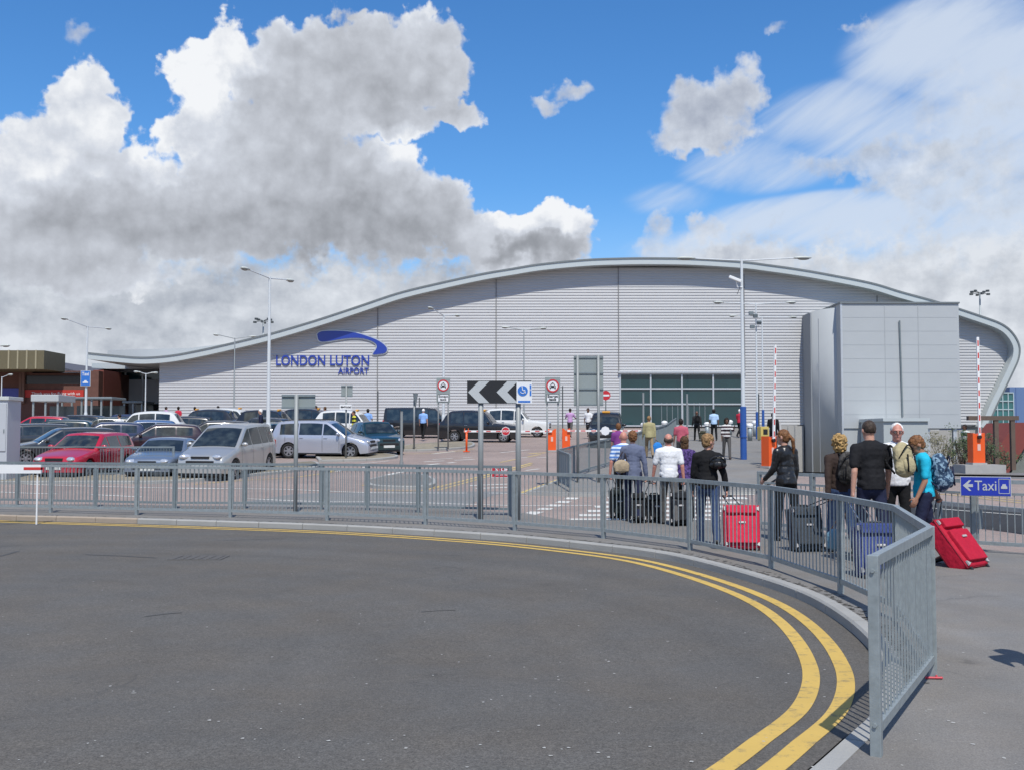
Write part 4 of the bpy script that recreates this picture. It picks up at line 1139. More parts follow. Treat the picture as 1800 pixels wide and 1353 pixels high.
# no-entry sign
b = at(1065, 60); r = empty('no_entry_sign', b, 0, 'round red no entry sign just right of the tall grey board', 'road sign')
zt = hz(694.5, 60, b[2]); upright(r, 'post', 0, .04, zt, .035, MT['darkpost'])
discp(r, 'red_disc', (0, 0, zt), .27, .02, MT['signred']); boxp(r, 'white_bar', (0, -.015, zt), (.40, .01, .10), MT['signwhite'])
# plain posts
for px, Y, ytop, rr_, lab, m_ in ((706, 40, 724, .05, 'plain stout grey post standing alone right of the green car', 'post'), (1131, 54, 691, .05, 'bare tall grey post before the left panes of the glazed entrance', 'post'), (1208, 58, 693, .05, 'bare tall grey post before the middle panes of the glazed entrance', 'post'),
        (664, 76, 688, .045, 'thin dark post against the cladding under the blue emblem', 'darkpost'), (737, 76, 699, .04, 'thin dark post against the cladding above the black van', 'darkpost'),
        (989, 62, 679, .035, 'thin dark post between the taxi sign and the tall grey board', 'darkpost'), (1334, 60, 693, .04, 'thin dark post right of the blue based lamp post', 'darkpost')):
    b = at(px, Y); bm = BM(); tube(bm, (0, 0, 0), (0, 0, hz(ytop, Y, b[2])), rr_, seg=12)
    tube(bm, (0, 0, 0), (0, 0, .12), rr_ * 1.5, seg=12); tube(bm, (0, 0, hz(ytop, Y, b[2])), (0, 0, hz(ytop, Y, b[2]) + .03), rr_ * 1.1, seg=12)
    tag(link('plain_post', bm, MT[m_], loc=b), lab, 'post')
# red stop plate on the second railing
Y = 23.6; b = (X_at(882, Y), Y, 0); r = empty('stop_plate', (b[0], Y - .08, rampz(Y)), 0, 'small red and white stop plate hanging on the second railing', 'notice')
zc_ = hz(829, Y, rampz(Y)); boxp(r, 'plate', (0, 0, zc_), (.45, .012, .23), MT['signwhite'])
boxp(r, 'red_band', (0, -.008, zc_ + .058), (.43, .004, .10), MT['signred']); boxp(r, 'red_band', (0, -.008, zc_ - .055), (.43, .004, .095), MT['signred'])
text_mesh('stop_text', 'STOP', .12, MT['signwhite'], r, (0, -.012, zc_ + .058), .002, bold=.004); text_mesh('stop_text', 'look both ways', .052, MT['signwhite'], r, (0, -.012, zc_ - .055), .002)
# blue taxi sign on the right-hand railing
pa, pb = Vector((6.05, 15.87)), Vector((6.66, 15.06))
cx_, cy_ = X_at(1730, 14.75), 14.75
r = empty('taxi_direction_sign', (cx_, cy_, 0), R(-17), 'blue taxi sign with white left arrow fixed on the right-hand railing', 'road sign')
zc_ = hz(854, 14.75, 0); W_, H_ = .655, .275
boxp(r, 'sign_border', (0, 0, zc_), (W_, .016, H_), MT['signgrey'])
boxp(r, 'sign_face', (0, -.010, zc_), (W_ - .02, .006, H_ - .02), MT['signblue'])
bm = BM(); prism(bm, [(-.295, .01), (-.215, .085), (-.185, .085), (-.23, .03), (-.165, .03), (-.165, -.01), (-.23, -.01), (-.185, -.065), (-.215, -.065)], -.017, -.013); o = link('arrow', bm, MT['signgrey'], r); o.location = (0, 0, zc_)
text_mesh('taxi_text', 'Taxi', .195, MT['signgrey'], r, (.0, -.016, zc_ + .005), .003, bold=.001, sx=.85)
bm = BM()
for (x, z, w, h) in ((.235, .105, .14, .008), (.235, -.095, .14, .008), (.168, .005, .008, .2), (.302, .005, .008, .2)): box(bm, (x, -.0155, z), (w, .003, h))
o = link('symbol_frame', bm, MT['signgrey'], r); o.location = (0, 0, zc_)
bm = BM(); prism(bm, [(-.04, -.03), (.04, -.03), (.04, .0), (.028, .008), (.02, .035), (-.02, .035), (-.028, .008), (-.04, 0)], -.018, -.014); o = link('cab_symbol', bm, MT['signgrey'], r); o.location = (.235, 0, zc_ + .0)
for sx in (-.2, .2): boxp(r, 'bracket', (sx, .03, zc_ - .03), (.05, .05, .12), MT['galvd'])

# ================================================================ LAMP POSTS
MT['lampwhite'] = mat('lamp_post_white', (0.60, 0.63, 0.64), .45, var=.06)
MT['lampgrey'] = mat('lamp_post_grey', (0.34, 0.37, 0.37), .5, metal=.2, var=.08)
MT['lamphead'] = mat('lamp_head', (0.50, 0.52, 0.48), .45, var=.05)
MT['lens'] = mat('lamp_lens', (0.30, 0.31, 0.28), .12, var=.1)
MT['bluebase'] = mat('blue_paint', (0.025, 0.09, 0.32), .45, var=.12, vscale=5)
def lamp_post(px, Y, ytop, arms, label, r0=.075, m='lampwhite', bluebase=0.0, head=.55, f=rampz, group='twin arm lamp posts'):
    b = at(px, Y, f); H = hz(ytop, Y, b[2])
    r = empty('street_lamp', b, 0, label, 'street lamp', group)
    bm = BM(); tube(bm, (0, 0, 0), (0, 0, 1.3), r0 * 1.4, r0 * 1.36, 14); tube(bm, (0, 0, 1.3), (0, 0, 1.45), r0 * 1.36, r0, 14); tube(bm, (0, 0, 1.45), (0, 0, H), r0, r0 * .6, 14)
    o = link('pole', bm, MT[m], r)
    if bluebase:
        bm = BM(); tube(bm, (0, 0, 0), (0, 0, bluebase), r0 * 1.50, r0 * 1.46, 16); tube(bm, (0, 0, bluebase * .42), (0, 0, bluebase * .42 + .04), r0 * 1.8, r0 * 1.8, 16)
        link('painted_base', bm, MT['bluebase'], r)
    for (dx, dy, dz) in arms:
        v = Vector((dx, dy, dz)); u = v.normalized()
        bm = BM(); tube(bm, (0, 0, H - .06), Vector((0, 0, H)) + v, .028 if r0 < .1 else .035, .024, 8)
        a = link('arm', bm, MT[m], r)
        ang = math.atan2(dy, dx)
        bm = BM()
        sphere(bm, (.28, 0, 0), (head * .55, .15, .075), 14, 8); tube(bm, (-.05, 0, 0), (.1, 0, 0), .04, .07, 8)
        for vv in bm.verts:
            if vv.co.z < -.02: vv.co.z = -.02 + (vv.co.z + .02) * .3
        hd = link('lamp_head', bm, MT['lamphead'], r, True); hd.location = Vector((0, 0, H)) + v; hd.rotation_euler = (0, -math.atan2(dz, math.hypot(dx, dy)) * .6, ang)
        bm = BM(); sphere(bm, (.33, 0, -.035), (head * .36, .12, .055), 12, 6); link('lens', bm, MT['lens'], hd, True)
    return r
lamp_post(471.5, 45, 487, [(-.50, -1.6, .05), (.42, 1.5, .1)], 'tall white twin lamp post behind the silver people carrier', .085)
L2 = lamp_post(150.5, 70, 573, [(-.55, -1.9, .22), (.55, 1.7, .02)], 'white twin lamp post carrying the blue taxi sign at far left', .085)
lamp_post(411, 80, 594, [(-.9, -.8, .12), (.95, .6, .15)], 'grey twin lamp post before the sloping roof left of the lettering', .065, 'lampgrey')
lamp_post(779.5, 62, 553, [(-.55, -1.5, .15), (.6, 1.4, .12)], 'white twin lamp post rising above the left taxi-only sign', .08)
lamp_post(921, 72, 579, [(-1.0, -.3, .08), (1.05, .3, .1)], 'thin grey twin lamp post above the wheelchair poster', .06, 'lampgrey')
L6 = lamp_post(1306.5, 43, 456, [(-2.1, -.5, -.05), (2.35, .4, .12)], 'tallest white lamp post with long arms, blue base and white camera', .088, bluebase=2.15, head=.75)
L7 = lamp_post(1331, 62, 533, [(-2.0, -.3, .0), (1.9, .3, .08)], 'thin white lamp post with floodlights just right of the tallest lamp post', .06, bluebase=1.6, head=.6)
lamp_post(1341.5, 70, 556, [(-1.75, -.3, -.02), (1.9, .3, -.02)], 'thin white lamp post, rightmost of the three long armed lamp posts', .06, bluebase=1.6, head=.5)
lamp_post(255, 80, 656, [(-.35, -.2, .06), (.35, .2, .04)], 'low white twin lamp post before the terminal side block', .05, head=.4)
lamp_post(1.5, 80, 662, [(.6, -.3, .1)], 'low white single arm lamp post at the left frame edge', .05, head=.4, group=None)
lamp_post(-42, 60, 612, [(1.4, -.2, .1)], 'lamp head reaching in above the olive fascia from beyond the left edge', .08, group=None)
# camera on the tallest lamp post
bm = BM(); box(bm, (-.32, -.1, 0), (.52, .15, .12), Matrix.Rotation(R(22), 3, 'Y') @ Matrix.Rotation(R(0), 3, 'Z'), bev=.02)
zc_ = hz(492, 43, L6.location.z)
cc = empty('security_camera', (L6.location.x, 43 - .1, L6.location.z), 0, 'white security camera on a bracket near the top of the tallest lamp post', 'camera')
o = link('camera_housing', bm, MT['whitep'], cc); o.location = (0, 0, zc_)
bm = BM(); tube(bm, (0, .05, zc_ - .32), (-.22, -.05, zc_ - .32), .025, seg=8); tube(bm, (-.22, -.05, zc_ - .32), (-.27, -.1, zc_ - .08), .022, seg=8); link('bracket', bm, MT['whitep'], cc)
bm = BM(); tube(bm, (-.1, -.02, zc_ - .32), (-.22, -.02, zc_ - .62), .012, seg=6); link('cable', bm, MT['black'], cc)
ff = empty('floodlight_cluster', (L7.location.x, 61.85, L7.location.z), 0, 'cluster of small grey floodlights and camera clamped on a thin white pole', 'floodlights')
z0_ = hz(565, 62, L7.location.z)
for dx, dz in ((-.35, .45), (-.1, .3), (-.28, -.35), (.12, -.1)):
    bm = BM(); box(bm, (dx, -.1, z0_ + dz), (.26, .18, .22), Matrix.Rotation(.4 + dx, 3, 'X'), bev=.02); link('floodlight', bm, MT['galvd'], ff)
bm = BM(); tube(bm, (-.4, 0, z0_ + .3), (.15, 0, z0_ + .3), .02, seg=6); tube(bm, (-.3, 0, z0_ - .3), (.15, 0, z0_ - .3), .02, seg=6); link('bracket', bm, MT['lampwhite'], ff)
# taxi sign on lamp post
b = L2.location; r = empty('taxi_sign', (b.x, 69.86, b.z), 0, 'tall blue taxi sign on the white lamp post at far left', 'road sign')
zt, zb = hz(651.5, 70, b.z), hz(678.5, 70, b.z); W_ = 17.5 / FPX * 70
boxp(r, 'sign_border', (0, 0, (zt + zb) / 2), (W_, .03, zt - zb), MT['signgrey']); boxp(r, 'sign_face', (0, -.02, (zt + zb) / 2), (W_ - .07, .01, zt - zb - .07), MT['sblue2'])
text_mesh('taxi_text', 'Taxi', .32, MT['signwhite'], r, (0, -.03, zt - .24), .004, bold=.006, sx=.85)
bm = BM(); prism(bm, [(-.18, -.08), (.18, -.08), (.18, 0), (.1, .02), (.06, .1), (-.06, .1), (-.1, .02), (-.18, 0)], -.004, 0); o = link('cab_symbol', bm, MT['signwhite'], r); o.location = (0, -.028, zb + .27)
# high masts
for px, ytop, Y, lab in ((461, 563, 185, 'far high mast with a ring of lamps beside the tall lamp post at left'), (1727, 514, 185, 'far high mast with a crown of floodlights above the right roof end')):
    b = (X_at(px, Y), Y, 2.6); r = empty('high_mast', b, 0, lab, 'light mast', 'high masts beyond the terminal')
    H = hz(ytop, Y, 2.6); upright(r, 'pole', 0, 0, H, .22, MT['lampgrey'], taper=.14)
    for k in range(8):
        a = 2 * math.pi * k / 8; bm = BM(); c = Vector((1.5 * math.cos(a), 1.0 * math.sin(a), H - .1 + (.25 if k % 2 else -.25)))
        box(bm, c, (.55, .4, .35), a, bev=.04); tube(bm, (0, 0, H - .1), c, .05, seg=5); link('floodlight', bm, MT['darkpost'], r)

# ================================================================ BARRIERS
def boom_bm(L_, n=7, w=.09, t=.05, red0=0):
    bm = BM(); box(bm, (L_ / 2, 0, 0), (L_, t, w), mi=0)
    for k in range(n):
        x = L_ * (k + .5) / n; box(bm, (x, 0, 0), (L_ / n * .46, t + .006, w * .55), mi=1)
    return bm
def cabinet(r, w=.38, h=1.1, d=.32, m='orange'):
    bm = BM(); prism(bm, [(-w / 2, 0), (w / 2, 0), (w / 2, h), (w * .25, h - .03), (0, h - .14), (-w * .25, h - .03), (-w / 2, h)], -d / 2, d / 2)
    o = link('cabinet', bm, MT[m], r); 
    bm = BM(); box(bm, (0, 0, .04), (w + .1, d + .1, .08)); link('plinth', bm, MT['plinth'], r)
    bm = BM(); box(bm, (0, -d / 2 - .004, h * .55), (w * .26, .008, h * .2)); link('label_plate', bm, mat('label_pink', (.7, .45, .38), .5), r)
    return o
MTboom = [MT['whitep'], MT['boomred']]
Yb = 50.5
b = at(970, Yb, dz=-.1); r = empty('barrier', b, 0, 'orange parking barrier with a lowered boom and round stop disc', 'barrier', 'orange car park barriers')
cabinet(r); o = link('boom', boom_bm(X_at(970, Yb) - X_at(816, Yb), 9), MTboom, r); o.location = (0, -.22, .98); o.rotation_euler = (0, 0, math.pi)
o = discp(r, 'stop_disc', (X_at(889, Yb) - b[0], -.28, .98), .22, .015, MT['signwhite'], n=8); discp(r, 'stop_disc_red', (X_at(889, Yb) - b[0], -.292, .98), .19, .01, MT['signred'], n=8)
text_mesh('stop_text', 'STOP', .13, MT['signwhite'], r, (X_at(889, Yb) - b[0], -.30, .98), .002, bold=.004)
b = at(820.5, Yb, dz=-.1); r = empty('boom_rest', b, 0, 'slim orange forked post that the barrier boom rests on', 'post')
upright(r, 'post', 0, -.22, .95, .05, MT['orange']); bm = BM()
for sx in (-.09, .09): box(bm, (sx, -.22, 1.02), (.03, .1, .2))
box(bm, (0, -.22, .93), (.2, .1, .03)); link('fork', bm, MT['orange'], r); boxp(r, 'foot', (0, -.22, .02), (.3, .3, .04), MT['orange'])
b = at(995, Yb + .6, dz=-.1); r = empty('barrier', b, 0, 'orange barrier whose boom reaches right across the black cab with a white disc', 'barrier', 'orange car park barriers')
cabinet(r); o = link('boom', boom_bm(X_at(1130, Yb) - X_at(1000, Yb), 7), MTboom, r); o.location = (.05, -.22, .98)
discp(r, 'stop_disc', (X_at(1065, Yb) - b[0], -.28, .98), .22, .015, MT['signwhite'], n=8)
b = at(1351, 38, yardz); r = empty('barrier', b, R(28), 'orange barrier with its striped boom raised, left of the grey tower', 'barrier', 'orange car park barriers')
cabinet(r, .36, 1.15, .4); o = link('boom', boom_bm(3.4, 8), MTboom, r); o.location = (.0, -.26, 1.02); o.rotation_euler = (0, R(-88), 0)
sphere_ = BM(); tube(sphere_, (0, -.30, 1.0), (0, -.2, 1.0), .07); link('hub', sphere_, MT['black'], r)
b = at(1715, 38, yardz, .12); r = empty('barrier', b, R(4), 'orange barrier with its striped boom raised at the far right', 'barrier', 'orange car park barriers')
cabinet(r, .44, 1.15, .4); o = link('boom', boom_bm(3.55, 8), MTboom, r); o.location = (.0, -.26, 1.02); o.rotation_euler = (0, R(-90), 0)
sphere_ = BM(); tube(sphere_, (0, -.30, 1.0), (0, -.2, 1.0), .07); link('hub', sphere_, MT['black'], r); boxp(r, 'concrete_foot', (.1, 0, -.16), (1.5, .9, .34), MT['plinth'])
# near left boom with its swinging foot
Y = 20.9; b = (X_at(-230, Y), Y, -.1); r = empty('boom_gate', b, 0, 'white boom with red patches and hanging foot pole at the left edge', 'barrier')
Lb = X_at(75, Y) - b[0]; zc_ = hz(823.5, Y, -.1)
bm = BM(); box(bm, (Lb / 2, 0, zc_), (Lb, .07, .17), mi=0)
for x in (Lb - .17, Lb - 1.02, Lb - 1.87, Lb - 2.7): box(bm, (x, 0, zc_ + .01), (.34, .076, .055), mi=1)
link('boom', bm, MTboom, r)
bm = BM(); tube(bm, (Lb - .08, 0, .0), (Lb - .08, 0, zc_ - .05), .017, seg=8); link('foot_pole', bm, MT['whitep'], r)
boxp(r, 'cabinet', (0, .1, .6), (.4, .35, 1.2), MT['whitep'])
# ticket machine
b = at(1341, 40, yardz); r = empty('ticket_machine', b, R(15), 'yellow ticket machine on a brown post behind the raised orange barrier', 'ticket machine')
upright(r, 'stand', 0, 0, 1.1, .07, mat('brown_steel', (.10, .06, .045), .6)); boxp(r, 'housing', (0, 0, 1.35), (.34, .3, .5), mat('machine_yellow', (.55, .42, .12), .5), bev=.02); boxp(r, 'screen', (.02, -.155, 1.40), (.18, .01, .2), MT['black'])
# bollards at the top of the path
def bollard(px, Y, lab):
    b = at(px, Y); r = empty('bollard', b, 0, lab, 'bollard', 'white capped bollards at the top of the path')
    upright(r, 'shaft', 0, 0, .8, .13, MT['galv'])
    bm = BM(); sphere(bm, (0, 0, .86), (.2, .2, .13), 14, 8); tube(bm, (0, 0, .74), (0, 0, .80), .16, .19); link('cap', bm, MT['whitep'], r, True)
for px, Y, lab in ((1131.5, 62, 'white capped bollard behind the man in the tan jacket'), (1168, 66, 'white capped bollard left of the man in the pink shirt'), (1243, 63, 'white capped bollard between the two men walking away at the top of the path'),
                   (1283, 68, 'white capped bollard behind the striped top woman'), (1318, 60, 'white capped bollard right of the blue lamp post base'), (1327, 66, 'white capped bollard, farther one right of the blue lamp post base')):
    bollard(px, Y, lab)
# lattice posts and shrubs by the service yard
MT['bark'] = mat('bark', (.09, .065, .045), .9, var=.3, vscale=9, bump=.4)
MT['timber'] = mat('weathered_timber', (.12, .085, .065), .85, var=.2, vscale=4)
b = at(1766, 44, yardz); r = empty('timber_pergola', b, 0, 'brown timber post frame beside the raised right barrier', 'pergola')
for px in (1750, 1779):
    z1 = hz(738, 44, b[2]); bm = BM(); box(bm, (X_at(px, 44) - b[0], 0, z1 / 2), (.17, .17, z1)); link('post', bm, MT['timber'], r)
z1 = hz(738, 44, b[2]); bm = BM(); box(bm, (-.5, 0, z1 + .09), (2.1, .22, .18)); link('beam', bm, MT['timber'], r)
def leaf_mat(name, c):
    m, t, b2 = node_mat(name); L = t.links.new
    g = t.nodes.new('ShaderNodeObjectInfo'); tc_ = t.nodes.new('ShaderNodeTexCoord'); n = t.nodes.new('ShaderNodeTexNoise'); n.inputs['Scale'].default_value = 3; L(tc_.outputs['Object'], n.inputs['Vector'])
    mx = t.nodes.new('ShaderNodeMix'); mx.data_type = 'RGBA'; mx.inputs[6].default_value = (*[q * .6 for q in c], 1); mx.inputs[7].default_value = (*[q * 1.5 for q in c], 1); L(n.outputs['Fac'], mx.inputs[0]); L(mx.outputs[2], b2.inputs['Base Color']); b2.inputs['Roughness'].default_value = .6
    return m
MT['leaf'] = leaf_mat('shrub_leaf', (.055, .085, .03)); MT['leaf2'] = leaf_mat('dry_shrub_leaf', (.12, .11, .055))
def shrub(px, Y, w, h, lab, m, seed, f=yardz, dens=900):
    rnd = random.Random(seed); b = at(px, Y, f); r = empty('shrub', b, 0, lab, 'shrub', 'shrubs along the service yard')
    bm = BM()
    for k in range(9):
        a = rnd.uniform(0, 6.28); tube(bm, (0, 0, 0), (math.cos(a) * w * .35, math.sin(a) * w * .25, h * rnd.uniform(.6, .95)), .02, .006, 5)
    link('stems', bm, MT['bark'], r)
    bm = BM()
    cl = [(rnd.uniform(-.5, .5) * w, rnd.uniform(-.4, .4) * w, rnd.uniform(.3, .95) * h, rnd.uniform(.12, .28)) for _ in range(22)]
    for _ in range(dens):
        c = rnd.choice(cl); d = Vector([rnd.gauss(0, 1) for _ in range(3)]).normalized() * c[3] * rnd.uniform(.5, 1.1)
        p = Vector(c[:3]) + d; s = rnd.uniform(.025, .055)
        u = Vector([rnd.gauss(0, 1) for _ in range(3)]).normalized(); v = u.orthogonal().normalized()
        bm.faces.new([bm.verts.new(p + u * s), bm.verts.new(p + v * s * .5), bm.verts.new(p - u * s), bm.verts.new(p - v * s * .5)])
    link('foliage', bm, m, r)
for i, (px, Y, w, h, lab, mm) in enumerate(((1655, 44, 1.2, 1.5, 'thin dry shrub under the tower opening behind the boy', 'leaf2'), (1678, 46, 1.0, 1.3, 'thin dry shrub left of the right orange barrier', 'leaf2'), (1733, 43, .9, 1.5, 'green shrub just right of the right orange barrier', 'leaf'),
        (1742, 45, 1.0, 1.2, 'dark green shrub beside the left timber post', 'leaf'), (1765, 47, 1.3, .9, 'low green shrub between the two timber posts', 'leaf'), (1688, 42, .8, 1.7, 'olive shrub against the left side of the right barrier', 'leaf'))):
    shrub(px, Y, w, h, lab, MT[mm], i + 5)

# low crash rail over the dark strip beyond the right-hand railing
a_, b_2 = G(1590, 905), G(1990, 950); r = empty('low_rail', (a_.x, a_.y, rampz(a_.y) - .1), 0, 'low grey rail on short posts beyond the railing with the small taxi sign', 'barrier rail')
d_ = Vector((b_2.x - a_.x, b_2.y - a_.y)); ang = math.atan2(d_.y, d_.x)
bm = BM(); box(bm, (d_.x / 2, d_.y / 2, .42), (d_.length, .04, .09), ang, bev=.01); link('rail', bm, MT['galv'], r)
for k in range(6): boxp(r, 'short_post', (d_.x * k / 5, d_.y * k / 5 + .04, .22), (.07, .07, .44), MT['galvd'], rz=ang)
# ================================================================ VEHICLES
def paint(name, col, metal=0.0, rough=.28):
    return mat(name, col, rough, metal=metal, var=.05, vscale=1.2, spec=.5, coat=.8)
PT = {'red': paint('red_paint', (.42, .012, .03)), 'silverblue': paint('blue_silver_paint', (.22, .26, .32), .5), 'silver': paint('silver_paint', (.46, .46, .44), .5, .32), 'lilac': paint('lilac_silver_paint', (.46, .48, .54), .45, .3),
      'black': paint('black_paint', (.012, .012, .014)), 'green': paint('dark_green_paint', (.008, .028, .03)), 'teal': paint('teal_paint', (.01, .07, .09)), 'white': paint('white_paint_car', (.68, .68, .65)), 'navy': paint('navy_paint', (.015, .025, .07)),
      'maroon': paint('dark_maroon_paint', (.03, .012, .016)), 'grey': paint('dark_grey_paint', (.05, .055, .06), .4), 'blue': paint('blue_paint_car', (.03, .09, .22))}
m, t, b_ = node_mat('car_glass')
b_.inputs['Base Color'].default_value = (.022, .03, .032, 1); b_.inputs['Roughness'].default_value = .05; b_.inputs['Specular IOR Level'].default_value = .9
tcn = t.nodes.new('ShaderNodeTexCoord').outputs['Object']; n = t.nodes.new('ShaderNodeTexNoise'); n.inputs['Scale'].default_value = 2.6; n.inputs['Detail'].default_value = 3; t.links.new(tcn, n.inputs['Vector'])
rp = t.nodes.new('ShaderNodeValToRGB'); t.links.new(n.outputs['Fac'], rp.inputs[0]); rp.color_ramp.elements[0].position = .42; rp.color_ramp.elements[0].color = (.014, .018, .019, 1); rp.color_ramp.elements[1].position = .72; rp.color_ramp.elements[1].color = (.05, .062, .06, 1)
t.links.new(rp.outputs[0], b_.inputs['Base Color'])
MT['carglass'] = m
MT['headlamp'] = mat('headlamp_glass', (.62, .64, .66), .08, metal=.5, var=.2, vscale=12, coat=1)
MT['taillamp'] = mat('tail_lamp_red', (.42, .01, .01), .15, coat=1)
MT['plate'] = mat('number_plate_white', (.62, .63, .60), .4)
MT['rim'] = mat('alloy_rim', (.42, .43, .45), .3, metal=.7)
CT = {
 'hatch': dict(L=4.2, W=1.74, H=1.47, belt=.635, tum=.42, prof=[(.5, .40), (.488, .50), (.44, .545), (.25, .635), (.21, .66), (.03, .965), (-.03, .995), (-.15, 1), (-.33, .975), (-.41, .92), (-.475, .64), (-.495, .55), (-.5, .35)], ws=(.215, .035), rw=(-.405, -.47), side=(.16, -.37), pill=(.0, -.20), wb=(.32, -.31), wr=.31),
 'estate': dict(L=4.35, W=1.73, H=1.45, belt=.635, tum=.40, prof=[(.5, .38), (.488, .49), (.44, .54), (.25, .64), (.21, .665), (.04, .965), (-.02, .995), (-.2, 1), (-.40, .965), (-.445, .9), (-.488, .62), (-.5, .35)], ws=(.215, .045), rw=(-.445, -.485), side=(.16, -.42), pill=(.0, -.19), wb=(.32, -.30), wr=.31),
 'coupe': dict(L=4.15, W=1.75, H=1.28, belt=.66, tum=.5, prof=[(.5, .40), (.485, .50), (.42, .565), (.22, .66), (.18, .68), (.0, .955), (-.06, .99), (-.13, .995), (-.26, .93), (-.42, .72), (-.48, .66), (-.5, .42)], ws=(.185, .005), rw=(-.22, -.38), side=(.13, -.30), pill=(-.10,), wb=(.32, -.31), wr=.31),
 'minivan': dict(L=4.75, W=1.80, H=1.76, belt=.59, tum=.30, prof=[(.5, .33), (.488, .42), (.45, .475), (.32, .575), (.28, .605), (.07, .95), (.01, .985), (-.15, 1), (-.38, .985), (-.45, .93), (-.485, .60), (-.5, .33)], ws=(.285, .075), rw=(-.445, -.48), side=(.23, -.42), pill=(.03, -.16, -.30), wb=(.33, -.30), wr=.33),
 'mpv': dict(L=4.4, W=1.80, H=1.64, belt=.60, tum=.32, prof=[(.5, .36), (.487, .45), (.43, .515), (.30, .60), (.27, .625), (.10, .94), (.05, .98), (-.1, 1), (-.35, .975), (-.435, .91), (-.482, .60), (-.5, .33)], ws=(.275, .105), rw=(-.435, -.477), side=(.22, -.40), pill=(.045, -.20), wb=(.325, -.30), wr=.325),
 'taxi': dict(L=4.58, W=1.78, H=1.84, belt=.575, tum=.26, prof=[(.5, .34), (.492, .48), (.455, .54), (.25, .60), (.20, .62), (.105, .90), (.05, .965), (-.1, 1.0), (-.27, .985), (-.37, .93), (-.45, .66), (-.488, .59), (-.5, .33)], ws=(.20, .11), rw=(-.375, -.44), side=(.155, -.34), pill=(.015, -.17), wb=(.335, -.285), wr=.33),
 'van': dict(L=4.85, W=1.92, H=1.92, belt=.56, tum=.16, prof=[(.5, .33), (.49, .45), (.43, .53), (.34, .575), (.31, .59), (.20, .93), (.15, .975), (0, 1), (-.42, .99), (-.475, .95), (-.495, .5), (-.5, .3)], ws=(.315, .205), rw=(-.476, -.49), side=(.27, -.45), pill=(.10, -.08, -.27), wb=(.34, -.30), wr=.34),
}
def car(kind, px, Y, head, col, label, roofsign=False, cat='car', Xw=None, light_on=False, group=None, bars=False):
    c = CT[kind]; L_, W_, H_ = c['L'], c['W'], c['H']
    X = Xw if Xw is not None else X_at(px, Y)
    name = {'taxi': 'black_cab' if col == 'black' else 'white_cab', 'van': 'people_carrier_van', 'minivan': 'minivan', 'mpv': 'people_carrier'}.get(kind, 'parked_car')
    r = empty(name, (X, Y, rampz(Y) - .095), 0, label, cat, group)
    slope = (rampz(Y + .5) - rampz(Y - .5))
    nrm = Vector((0, -slope, 1)).normalized(); fw = Vector((math.cos(R(head)), math.sin(R(head)), 0)); fw = (fw - nrm * fw.dot(nrm)).normalized(); sd_ = nrm.cross(fw)
    r.rotation_euler = Matrix((fw, sd_, nrm)).transposed().to_euler()
    pm = PT[col]
    cp = catmull([Vector((x * L_, z * H_, 0)) for x, z in c['prof']], 6)
    xs_ = np.array([p.x for p in cp])[::-1]; zs_ = np.array([p.y for p in cp])[::-1]
    zt = lambda x: float(np.interp(x, xs_, zs_))
    zb = lambda x: c['belt'] * H_ * (1 - .02 * (x / L_))
    zsh = lambda x: min(zb(x), zt(x) - .075)
    def hw(x):
        t_ = abs(x) / (L_ / 2); return W_ / 2 * (1 - .05 * t_ ** 2 - .13 * t_ ** 9)
    wr, clr = c['wr'], .20
    wx = [q * L_ for q in c['wb']]
    def z0(x):
        z = clr + .05 * (abs(x) / (L_ / 2)) ** 6
        for w in wx:
            d = abs(x - w); Ra = wr + .055
            if d < Ra: z = max(z, wr + math.sqrt(Ra * Ra - d * d) * 1.0)
        return z
    def ysh(x): return hw(x) * .975
    cr_ = .035
    def ytop(x):
        h = max(0, zt(x) - cr_ - zsh(x)); return max(.25, ysh(x) - c['tum'] * h - .03)
    def yside(x, z):
        s = zsh(x)
        if z <= s:
            lo = clr; u = (z - lo) / max(.05, s - lo); u = min(max(u, 0), 1)
            return hw(x) * (.955 + .045 * math.sin(math.pi * (.15 + .62 * u)) / math.sin(math.pi * .5)) * (1 if u < .9 else 1 - (u - .9) * .2)
        return ysh(x) * .985 - c['tum'] * (z - s)
    # body shell
    xs = sorted(set([round(v, 4) for v in list(np.linspace(-L_ / 2, L_ / 2, 78)) + [w + k * (wr + .055) for w in wx for k in (-1, -.96, -.8, .8, .96, 1)] + [-L_ / 2 + .02, L_ / 2 - .02, L_ / 2 - .05]]))
    bm = BM(); rings = []
    for x in xs:
        b0 = z0(x); s = zsh(x); b0 = min(b0, s - .06); pts = [(0, b0), (yside(x, b0) - .04, b0)]
        for k in range(8):
            z = b0 + (s - b0) * k / 7; pts.append((yside(x, z), z))
        h = zt(x) - cr_
        for k in (1, 2, 3): z = s + (h - .03 - s) * k / 3.6; pts.append((min(yside(x, s + .001), yside(x, z)), z)) if h - .03 > s else pts.append((ysh(x) * .97, s + .01 * k))
        yt = ytop(x)
        if h > s + .1: pts.append((yside(x, h) - .012, h - .012))
        else: pts.append((ysh(x) * .93, max(s + .035, h)))
        for k in (1., .8, .5, .2, 0.): pts.append((yt * k * .97, zt(x) - cr_ * k * k))
        full = pts + [(-y, z) for y, z in reversed(pts[1:-1])]
        rings.append([bm.verts.new((x, y, z)) for y, z in full])
    n = len(rings[0])
    for a, b2 in zip(rings, rings[1:]):
        for k in range(n): bm.faces.new((a[k], a[(k + 1) % n], b2[(k + 1) % n], b2[k]))
    bm.faces.new(rings[0]); bm.faces.new(rings[-1][::-1])
    bmesh.ops.recalc_face_normals(bm, faces=list(bm.faces))
    body = link('body', bm, pm, r, True)
    body.data.set_sharp_from_angle(angle=R(38))
